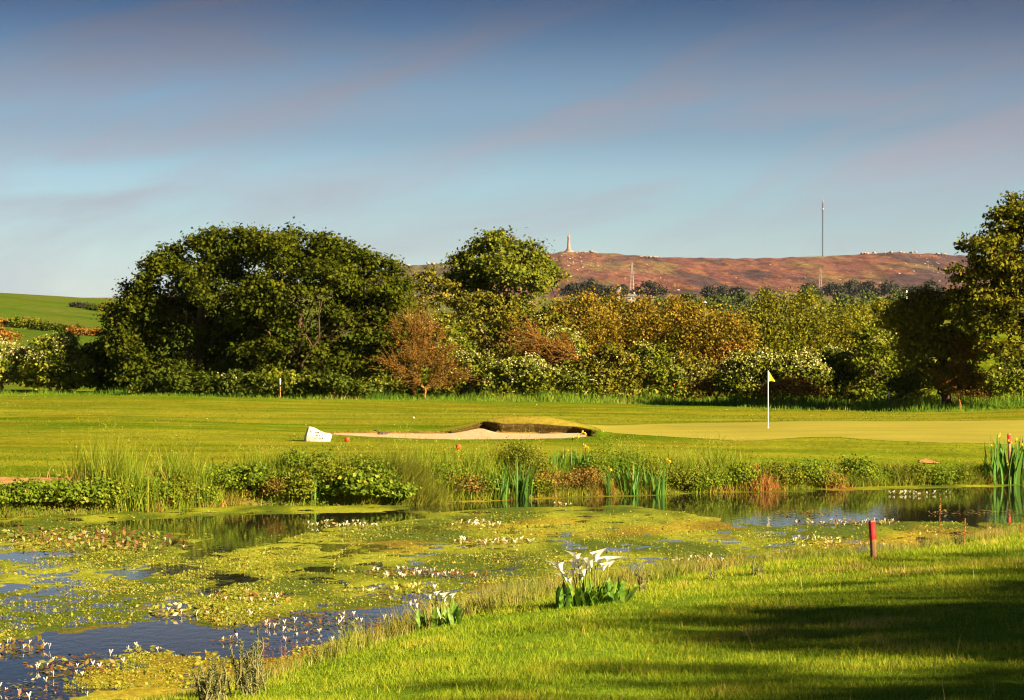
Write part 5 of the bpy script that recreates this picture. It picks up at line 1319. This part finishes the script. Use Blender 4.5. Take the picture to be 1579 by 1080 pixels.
# red sorrel spikes
n = 520; x = rng.uniform(-3.5, 12, n); d = np.interp(x, NSX, NSY) + rng.uniform(-.6, .9, n); s_ = poly_sd(pond, x, d); k = (s_ > -.6) & (s_ < .9) & (fbm(x * .8, d * .8, 2) > -.15); x, d = x[k], d[k]; n = len(x)
g = Geo(); hz = rng.uniform(.2, .48, n); az = rng.uniform(0, 6.28, n); ln = rng.uniform(.02, .2, n); b0 = np.c_[x, d, np.maximum(H(x, d), -.02)]
add_blades(g, rng, b0, hz, .007, az, ln, 0, 3, .95)
C_ = np.repeat(b0, 14, 0); uu = np.tile(np.linspace(.45, 1, 14), n); C_ = C_ + np.c_[np.repeat(np.cos(az) * hz * ln, 14) * uu, np.repeat(np.sin(az) * hz * ln, 14) * uu, np.repeat(hz, 14) * uu] + rng.normal(0, .009, (n * 14, 3))
V, Fl = leaf_quads(rng, C_, rng.normal(size=C_.shape), rng.uniform(.008, .02, len(C_)), .7); g.add(V, Fl, rng.uniform(.88, 1, len(C_)))
tag(put('sorrel', g.mesh('sorrel', M['straw'])), 'rust-red sorrel spikes along the near margin', 'sorrel', kind='stuff')

# tiny yellow flowers and fallen leaves in the lawn
daisy = Geo()
for k in range(7):
    a = k / 7 * 6.283; daisy.add([(0, 0, .05), (math.cos(a - .3) * .016, math.sin(a - .3) * .016, .055), (math.cos(a) * .022, math.sin(a) * .022, .052), (math.cos(a + .3) * .016, math.sin(a + .3) * .016, .055)], [[0, 1, 2, 3]], .5)
daisy.add(*tube([(0, 0, 0), (0, 0, .05)], [.003, .003], 4), .2)
daisy_me = daisy.mesh('buttercup', M['yellow'])
for k, (px, py) in enumerate([(1059, 977), (1105, 994), (1069, 951), (1254, 995), (1287, 960), (907, 986), (771, 1006), (1555, 975), (1320, 975), (1000, 1020), (860, 1015), (1490, 905)]):
    x, y, z = on_ground(px, py); o = put('buttercup', daisy_me, None, (x, y, z + .015), (.2, 0, k), (1.1,) * 3)
    tag(o, 'tiny yellow buttercup dotted in the near lawn', 'flower', 'buttercups in the near lawn')

# ------------------------------------------------------------------ water hawthorn patches on the pond
rng = RNG(46)
fl_me = []
for k in range(4):
    g = Geo()
    g.add(*tube([(0, 0, -.02), (0, 0, .035)], [.005, .006], 5), .2)
    for s in (-1, 1):
        ang = .35 + .25 * rng.uniform(); Lh = rng.uniform(.055, .085); tip = np.array([s * math.sin(ang) * Lh, rng.normal() * .01, math.cos(ang) * Lh])
        g.add(*tube([(0, 0, .03), tip * .6 + (0, 0, .03), tip + (0, 0, .03)], [.009, .011, .004], 5), .6)
        for j in range(6):
            c = tip * (j + 1) / 6 + np.array([0, 0, .03]); V, Fl = leaf_quads(rng, np.array([c + (s * .008, -.006, .004), c + (-s * .006, -.008, .0)]), np.array([(s, -.8, .4), (-s * .5, -1, .3)]), .026, .7); g.add(V, Fl, rng.uniform(.5, 1, 2))
    fl_me.append(g.mesh('water_hawthorn_flower', M['white_petal'] if k < 3 else M['pink_petal']))
def lily_patch(label, box_px, seed, n_leaf, n_flower, mat='pad', ls=.085, raised=.15, flower_s=1.0):
    rng = RNG(seed); x0, y0, x1, y1 = box_px
    cx, cy = on_water((x0 + x1) / 2, (y0 + y1) / 2)
    t = empty('water_hawthorn', (cx, cy, .01)); tag(t, label, 'water plant', 'water hawthorn patches on the pond')
    n = n_leaf; a = rng.uniform(0, 6.28, n); rr = rng.uniform(size=n) ** .5 * (1 + .25 * vnoise(a * 1.5, a * 0 + seed))
    pxs = (x0 + x1) / 2 + np.cos(a) * rr * (x1 - x0) / 2; pys = np.clip((y0 + y1) / 2 + np.sin(a) * rr * (y1 - y0) / 2, 762, 1100)
    d = CZ * FPX / (pys - HY); x = WX(pxs, d); k = poly_sd(pond, x, d) < .1; x, d = x[k], d[k]; n = len(x)
    N = np.c_[rng.normal(0, .12, n), rng.normal(0, .12, n), np.ones(n)]
    up_ = rng.uniform(size=n) < raised * .55; N[up_] = rng.normal(size=(up_.sum(), 3)) * .6 + np.array([.2, -.7, .6])
    S = ls * rng.uniform(.6, 1.4, n)
    V, Fl = leaf_quads(rng, np.c_[x - cx, d - cy, .012 + .012 * rng.uniform(size=n) + up_ * S * .3], N, S, .45, .02)
    put('leaves', make_mesh('floating_leaves', V, Fl, M[mat], rng.uniform(size=n)), t)
    for j in range(n_flower):
        i_ = rng.integers(n); put('flower', fl_me[rng.integers(4)], t, (x[i_] - cx + rng.normal() * .05, d[i_] - cy, .02), (rng.normal() * .2, rng.normal() * .2, rng.normal() * .5), (flower_s * rng.uniform(.42, .8),) * 3)
    return t
patches = [
    ('broad lily patch of russet leaves at the left under the dark water', (-20, 818, 290, 852), 900, 16, 'pad', .13, .35),
    ('narrow patch of cream flowers in the dark far water', (478, 806, 600, 816), 300, 26, 'padgreen', .09, .2),
    ('small dense patch of upright white flowers near the middle', (692, 805, 772, 815), 200, 26, 'padgreen', .09, .2),
    ('red-leaved patch with pink-white flowers below the dense white patch', (685, 832, 825, 843), 420, 24, 'pad', .09, .25),
    ('red-leaved patch with many white flowers left of the lily pair', (545, 880, 700, 893), 480, 30, 'pad', .09, .25),
    ('reddish patch reaching towards the small blue gap', (690, 883, 760, 893), 160, 2, 'pad', .08, .2),
    ('green-brown patch above the long blue water', (225, 936, 335, 954), 300, 5, 'padgreen', .10, .35),
    ('flowering patch at the middle of the left weed', (335, 916, 450, 932), 280, 12, 'pad', .09, .3),
    ('wide purple-red leaf raft above the blue water', (330, 944, 640, 972), 900, 12, 'pad', .075, .12),
    ('olive leaf raft left of the small blue gap', (525, 905, 690, 918), 380, 5, 'padgreen', .085, .2),
    ('red raft beneath the near flower pair', (600, 912, 900, 945), 800, 4, 'pad', .075, .15),
    ('orange patch with white buds at the left edge', (-20, 986, 62, 1016), 220, 8, 'pad', .085, .3),
    ('red lily raft with pink flowers in the lower left water', (40, 1012, 190, 1050), 420, 12, 'pad', .085, .25),
    ('loose red leaves drifting in the lower left corner', (-20, 1050, 120, 1085), 160, 7, 'pad', .08, .15),
    ('floating patch with two white flowers in the blue water', (195, 998, 260, 1014), 90, 3, 'padgreen', .08, .2),
    ('single yellow-white flower cluster left of the gorse', (330, 985, 370, 996), 50, 3, 'pad', .075, .2),
    ('scattered flowers in the blue water below the red raft', (390, 950, 540, 985), 170, 9, 'pad', .07, .15),
    ('drifting leaves in the blue water beside the gorse', (400, 985, 560, 1012), 130, 5, 'pad', .075, .15),
    ('brown leafy patch right of the lily pair', (1030, 862, 1115, 873), 300, 10, 'pad', .085, .3),
    ('flowering patch left of the red-topped stake in the weed', (1210, 830, 1310, 842), 300, 12, 'padgreen', .085, .3),
    ('long russet patch with flowers bordering the open right water', (1235, 804, 1400, 813), 520, 26, 'pad', .09, .25),
    ('brown leafy patch at the foot of the red-topped stake', (1200, 842, 1420, 872), 700, 14, 'pad', .08, .35),
    ('small raft of cream flowers in the open right water', (1362, 757, 1460, 765), 190, 20, 'padgreen', .10, .2),
    ('thin russet raft along the right open water', (1440, 788, 1640, 796), 260, 0, 'pad', .09, .05),
    ('thin purple raft left in the open right water', (1190, 788, 1290, 798), 260, 0, 'pad', .09, .05),
    ('pair of small white flowers at the edge of the far dark water', (850, 778, 885, 783), 50, 4, 'padgreen', .08, .2),
    ('russet fringe patch on the near right margin', (1400, 820, 1600, 850), 500, 4, 'pad', .08, .3),
]
for k, (lab, bx, nl, nf, mt, ls, ra) in enumerate(patches): lily_patch(lab, bx, 800 + k, nl, nf, mt, ls, ra)

# ------------------------------------------------------------------ arum lilies on the near margin
def spathe_mesh(seed):
    g = Geo(); n, m_ = 18, 7; V = []
    for j in range(m_):
        v = j / (m_ - 1)
        for i_ in range(n):
            a = i_ / n * 2 * np.pi
            r = .011 + .033 * v ** .8 + .026 * v ** 4
            lip = v ** 3
            z = .115 * v + lip * (.022 * math.cos(a)) - lip ** 2 * .012 * abs(math.sin(a))
            rr = r * (1 + lip * (.35 * max(0, math.cos(a)) ** 3))
            tip = lip * .05 * max(0, math.cos(a)) ** 10
            V.append((math.cos(a) * (rr + tip), math.sin(a) * rr, z + tip * .5))
    i0 = np.arange(m_ - 1)[:, None] * n; jj = np.arange(n)[None]; j2 = (jj + 1) % n
    F_ = np.stack([i0 + jj, i0 + j2, i0 + n + j2, i0 + n + jj], -1).reshape(-1, 4)
    g.add(np.array(V), F_, .8); return g.mesh('arum_flower', M['white_petal'], True)
spathe = spathe_mesh(1)
spx = make_mesh('spadix', *lathe([(.004, .02), (.007, .05), (.007, .1), (.002, .112)], 8), M['spadix'], smooth=True)
arum_leaf = []
for k in range(4):
    g = Geo(); rng = RNG(90 + k); n_ = 8; V = []
    for j in range(n_ + 1):
        v = j / n_; w = .20 * (math.sin(math.pi * min(1, v * .85 + .15)) ** .8) * (1 - v) ** .35 if v < 1 else 0
        c = np.array([v * (.18 + .12 * k) * (1 - .2 * v), .0, .85 * v - (.06 + .10 * k) * v ** 2.4])
        V += [c + (0.0, -w * .5, w * .16), c, c + (0.0, w * .5, w * .16)]
    F_ = [[3 * j + s, 3 * j + s + 1, 3 * j + s + 4, 3 * j + s + 3] for j in range(n_) for s in (0, 1)]
    g.add(np.array(V), F_, rng.uniform(.2, .9, len(F_))); arum_leaf.append(g.mesh('arum_leaf', M['calla_leaf'], True))
def arum(label, px, base_py, flowers, seed, n_leaf, wpx, leaf_h, fs=1.0):
    rng = RNG(seed); x, d, z = on_ground(px, base_py)
    t = empty('arum_lily', (x, d, z)); tag(t, label, 'arum lily', 'arum lilies on the near bank')
    s = d / FPX
    for k in range(n_leaf):
        lx = rng.uniform(-.5, .5) * wpx * s; ly = rng.uniform(-.35, .25); zz = H1(x + lx, d + ly) - z
        put('leaf', arum_leaf[rng.integers(4)], t, (lx, ly, max(zz, -.02 - z)), (rng.normal() * .15, rng.normal() * .15, rng.uniform(0, 6.28)), (leaf_h * rng.uniform(.55, 1.15),) * 3)
    for fx_, fy_, rz, tilt, fsz in flowers:
        lx = (fx_ - px) * s; ly = rng.uniform(-.2, .15); zz = WZ(fy_, d) - z
        base = np.array([lx * .55, ly * .6, 0.0]); end = np.array([lx, ly, zz - .085 * fsz * fs])
        put('flower_stem', make_mesh('arum_stem', *tube(limb_path(rng, base, end, 5, .03), [.011, .010, .010, .009, .009], 6), M['stem'], rnd=rng.uniform(size=24), smooth=True), t)
        f_ = put('flower', spathe, t, end, (tilt * .4, tilt, rz), (fsz * fs,) * 3)
        put('spadix', spx, f_)
arum('large white arum lily clump with many blooms on the near bank', 912, 932, [(865, 868, 3.3, .25, 1.35), (869, 878, 3.6, .2, 1.2), (873, 886, 3.0, .3, 1.1), (880, 893, 3.9, .3, .9), (891, 856, 3.4, .15, 1.2), (892, 874, 5.2, .1, 1.2), (884, 882, 3.2, .2, 1.0), (904, 862, 4.2, .2, 1.1), (918, 853, .2, .05, 1.35), (912, 864, 3.3, .2, 1.2), (938, 862, -.2, .3, 1.4), (929, 870, .4, .2, .95), (886, 868, 4.6, .1, 1.0), (922, 864, .8, .2, 1.0), (900, 878, 3.8, .2, 1.0), (910, 876, 5.0, .2, .9), (898, 888, 3.5, .25, .9)], 71, 95, 105, .50, 1.0)
arum('smaller arum lily clump with pale buds left of the large one', 676, 968, [(663, 918, 3.3, .2, .9), (672, 915, .4, .1, .75), (682, 917, .2, .15, 1.0), (685, 922, 5, .2, 1.0), (697, 916, .2, .1, .75), (643, 933, 3.2, .3, .9), (633, 930, 3.4, .3, .7)], 72, 40, 70, .45, .75)

# ------------------------------------------------------------------ single plants of the near margin
NEAR = 'single plants on the near margin'
def gorse(label, px, base_py, hpx, wpx, seed, n_shoot=14):
    rng = RNG(seed); x, d, z = on_ground(px, base_py); s = d / FPX
    t = empty('gorse_bush', (x, d, z)); tag(t, label, 'gorse', NEAR)
    g = Geo(); gs = Geo()
    for k in range(n_shoot):
        b_ = np.array([rng.normal(0, wpx * s * .13), rng.normal(0, .1), 0]); az = rng.uniform(0, 6.28); ln = rng.uniform(.05, .55) if k else .03
        L = hpx * s * (1 if k == 0 else rng.uniform(.45, .95)); e_ = b_ + np.array([math.cos(az) * L * ln, math.sin(az) * L * ln, L * math.sqrt(1 - ln * ln)])
        p_ = limb_path(rng, b_, e_, 6, .03); gs.add(*tube(p_, np.linspace(.011, .004, 6), 5), .8)
        m_ = int(150 * L / .8); u = rng.uniform(.08, 1, m_); c = b_ + (e_ - b_) * u[:, None]
        ax = norm(e_ - b_); o_ = norm(np.cross(ax, rng.normal(size=(m_, 3))) ); dv = norm(o_ + ax * .9)
        Ln = .075 * (1.1 - .6 * u) * rng.uniform(.7, 1.3, m_); sd = norm(np.cross(dv, rng.normal(size=(m_, 3)))) * .005
        V = np.stack([c - sd, c + sd, c + dv * Ln[:, None]], 1).reshape(-1, 3); g.add(V, np.arange(3 * m_).reshape(-1, 3), rng.uniform(size=m_))
    put('stems', gs.mesh('gorse_stems', M['gorse']), t); put('spines', g.mesh('gorse_spines', M['gorse']), t)
gorse('taller spiky gorse seedling at the bottom left water edge', 386, 1072, 100, 100, 81, 34)
gorse('shorter bushy gorse seedling at the bottom left', 326, 1084, 66, 80, 82, 30)
gorse('thin dark twiggy plant right of the large lily clump', 990, 914, 44, 22, 83, 7)
gorse('small grey twiggy tuft near the red-topped stake', 1168, 888, 22, 34, 84, 8)
gorse('dark spiky tuft left of the blade leaf on the right margin', 1478, 843, 24, 30, 85, 10)
gorse('grey twiggy tuft left of the lily clump margin', 1100, 893, 16, 26, 86, 6)
iris_clump('two short broad blades on the near right margin', 1499, 0, 14, 812, 87, n=3, width=1.7, spot=on_ground(1499, 842))
iris_clump('bright yellow-green iris shoot in the weed right of the lilies', 1066, 0, 18, 850, 88, n=4, width=1.2, spot=(*on_water(1066, 880), 0.0))
def dock_spike(label, px, base_py, top_py, seed):
    rng = RNG(seed); x, d, z = on_ground(px, base_py); h = WZ(top_py, d) - z
    t = empty('dock_stalk', (x, d, z)); tag(t, label, 'dock', NEAR)
    put('stalk', make_mesh('dock_stalk', *tube(limb_path(rng, (0, 0, 0), (.02, 0, h), 6, .02), np.linspace(.010, .004, 6), 5), M['dead'], rnd=np.full(25, .5)), t)
    n = 150; u = rng.uniform(.45, 1, n); C_ = np.c_[rng.normal(0, .022, n) * (1.25 - u), rng.normal(0, .022, n) * (1.25 - u), u * h]; C_[:, 0] += .02 * u
    V, Fl = leaf_quads(rng, C_, rng.normal(size=C_.shape), rng.uniform(.012, .028, n), .7); put('seeds', make_mesh('dock_seeds', V, Fl, M['dead'], rng.uniform(.3, 1, n)), t)
dock_spike('tall brown seeding dock stalk against the right open water', 1449, 850, 768, 91)
dock_spike('short brown seeding dock right of the tall stalk', 1487, 845, 800, 92)
dock_spike('thin rusty dock stalk at the right edge of the margin', 1573, 832, 806, 93)

# pale mushroom-like white puffs and golf balls on the course
ball = make_mesh('golf_ball', *ico(2), M['white'], smooth=True)
for px, py, lab in ((638, 645.5, 'white golf ball on the fairway behind the bunker strip'), ):
    x, y, z = on_ground(px, py, 90); o = put('golf_ball', ball, None, (x, y, z + .03), (0, 0, 0), (.035,) * 3); tag(o, lab, 'golf ball')

# ------------------------------------------------------------------ trees outside the frame to the right, whose shade falls across the lawn
def shade_tree(label, x, y, h, rx, seed, low=.25):
    rng = RNG(seed); z0 = H1(x, y)
    t = empty('beech_tree', (x, y, z0)); tag(t, label, 'tree', 'trees beside the lawn outside the view')
    lob = [(rng.normal(0, rx * .3), rng.normal(0, rx * .3), h * u, rx * w * rng.uniform(.8, 1.1), rx * w * rng.uniform(.8, 1.1), h * .2) for u, w in ((low + .1, .8), (low + .25, 1.0), (.6, 1.0), (.75, .9), (.86, .65))]
    C, P, N, S, r = crown_leaves(rng, lob, int(105 + 50 * rx), 12, 1.0, .48, .4, .15)
    V, Fl = leaf_quads(rng, P, N, S); put('crown', make_mesh('crown', V, Fl, M['sycamore'], r), t)
    put('trunk', woody(rng, (0, 0, -.2), C[rng.choice(len(C), 10, replace=False)], .28, (0, 0, h * .8)).mesh('trunk', M['bark'], True), t)
COT = 1 / math.tan(SUN_EL)
SD = np.array([-math.sin(SUN_AZ), -math.cos(SUN_AZ)])     # plan direction in which shadows fall
def caster(label, tip_px, tip_py, h, rx, seed, **k):
    """tree of height h placed so that the tip of its shadow lands on the given spot of the lawn"""
    x, y, z = on_ground(tip_px, tip_py)
    p_ = np.array([x, y])
    for _ in range(8): p_ = np.array([x, y]) - SD * ((h * 1.03 + H1(*p_) - z) * COT)
    shade_tree(label, float(p_[0]), float(p_[1]), h, rx, seed, **k)
for k, (tpx, tpy, h, rx, lab) in enumerate([
        (1760, 836, 10.0, 2.8, 'shade tree nearest the pond outside the right of the view'), (1600, 848, 10.0, 2.8, 'second shade tree along the lawn outside the view'), (1440, 868, 10.0, 2.7, 'third shade tree along the lawn outside the view'),
        (1285, 889, 10.0, 2.5, 'fourth shade tree along the lawn outside the view'), (1135, 920, 9.8, 2.2, 'fifth shade tree along the lawn outside the view'), (1000, 948, 9.6, 1.8, 'slim shade tree outside the view'), (880, 968, 9.5, 1.3, 'slimmer shade tree outside the view'), (785, 987, 9.5, .8, 'slimmest shade tree outside the view'),
        (1440, 955, 10.0, 2.4, 'inner shade tree outside the view'), (1600, 930, 10.0, 2.4, 'bushy inner shade tree outside the view'), (1250, 965, 9.5, 1.8, 'low inner shade tree outside the view'),
        (1480, 1020, 8.5, 1.8, 'short shade tree between taller ones outside the view'), (1330, 1055, 8.5, 1.4, 'short shade tree close to the camera outside the view'),
        (1700, 905, 10.0, 2.6, 'leafy shade tree behind the first row outside the view'), (1360, 935, 10.0, 2.2, 'leafy shade tree behind the second row outside the view'), (1180, 950, 9.6, 1.8, 'leafy shade tree behind the third row outside the view'), (1060, 968, 9.6, 1.4, 'leafy shade tree behind the fourth row outside the view'), (1600, 985, 9.0, 2.2, 'leafy shade tree near the gap outside the view'), (1620, 1045, 8.5, 2.2, 'leafy shade tree by the path outside the view'), (960, 1052, 9.0, 1.2, 'slender shade tree close to the camera outside the view'), (1210, 1064, 9.0, 1.4, 'wide shade tree close to the camera outside the view'),
        (840, 1056, 9.0, 1.0, 'shade tree close to the camera outside the view'), (1080, 1062, 9.0, 1.2, 'broad shade tree close to the camera outside the view'), (670, 1082, 9.0, 1.4, 'shade tree beside the camera outside the view')]):
    caster(lab, tpx, tpy, h * 2.2, rx * 1.44, 951 + k, low=.1)

# ------------------------------------------------------------------ evening air between here and the hill
m = bpy.data.materials.new('evening_haze'); m.use_nodes = True
nt = m.node_tree; nt.nodes.clear()
out = nt.nodes.new('ShaderNodeOutputMaterial'); vol = nt.nodes.new('ShaderNodeVolumePrincipled')
vol.inputs['Color'].default_value = (.62, .70, 1.0, 1); vol.inputs['Density'].default_value = 1.6e-5; vol.inputs['Anisotropy'].default_value = .2
nt.links.new(vol.outputs[0], out.inputs['Volume'])
V, F_ = box((-7000, -300, -3), (7000, 5600, 260))
hz = put('haze', make_mesh('haze', V, F_, m)); tag(hz, 'thin evening haze over the valley', kind='stuff')
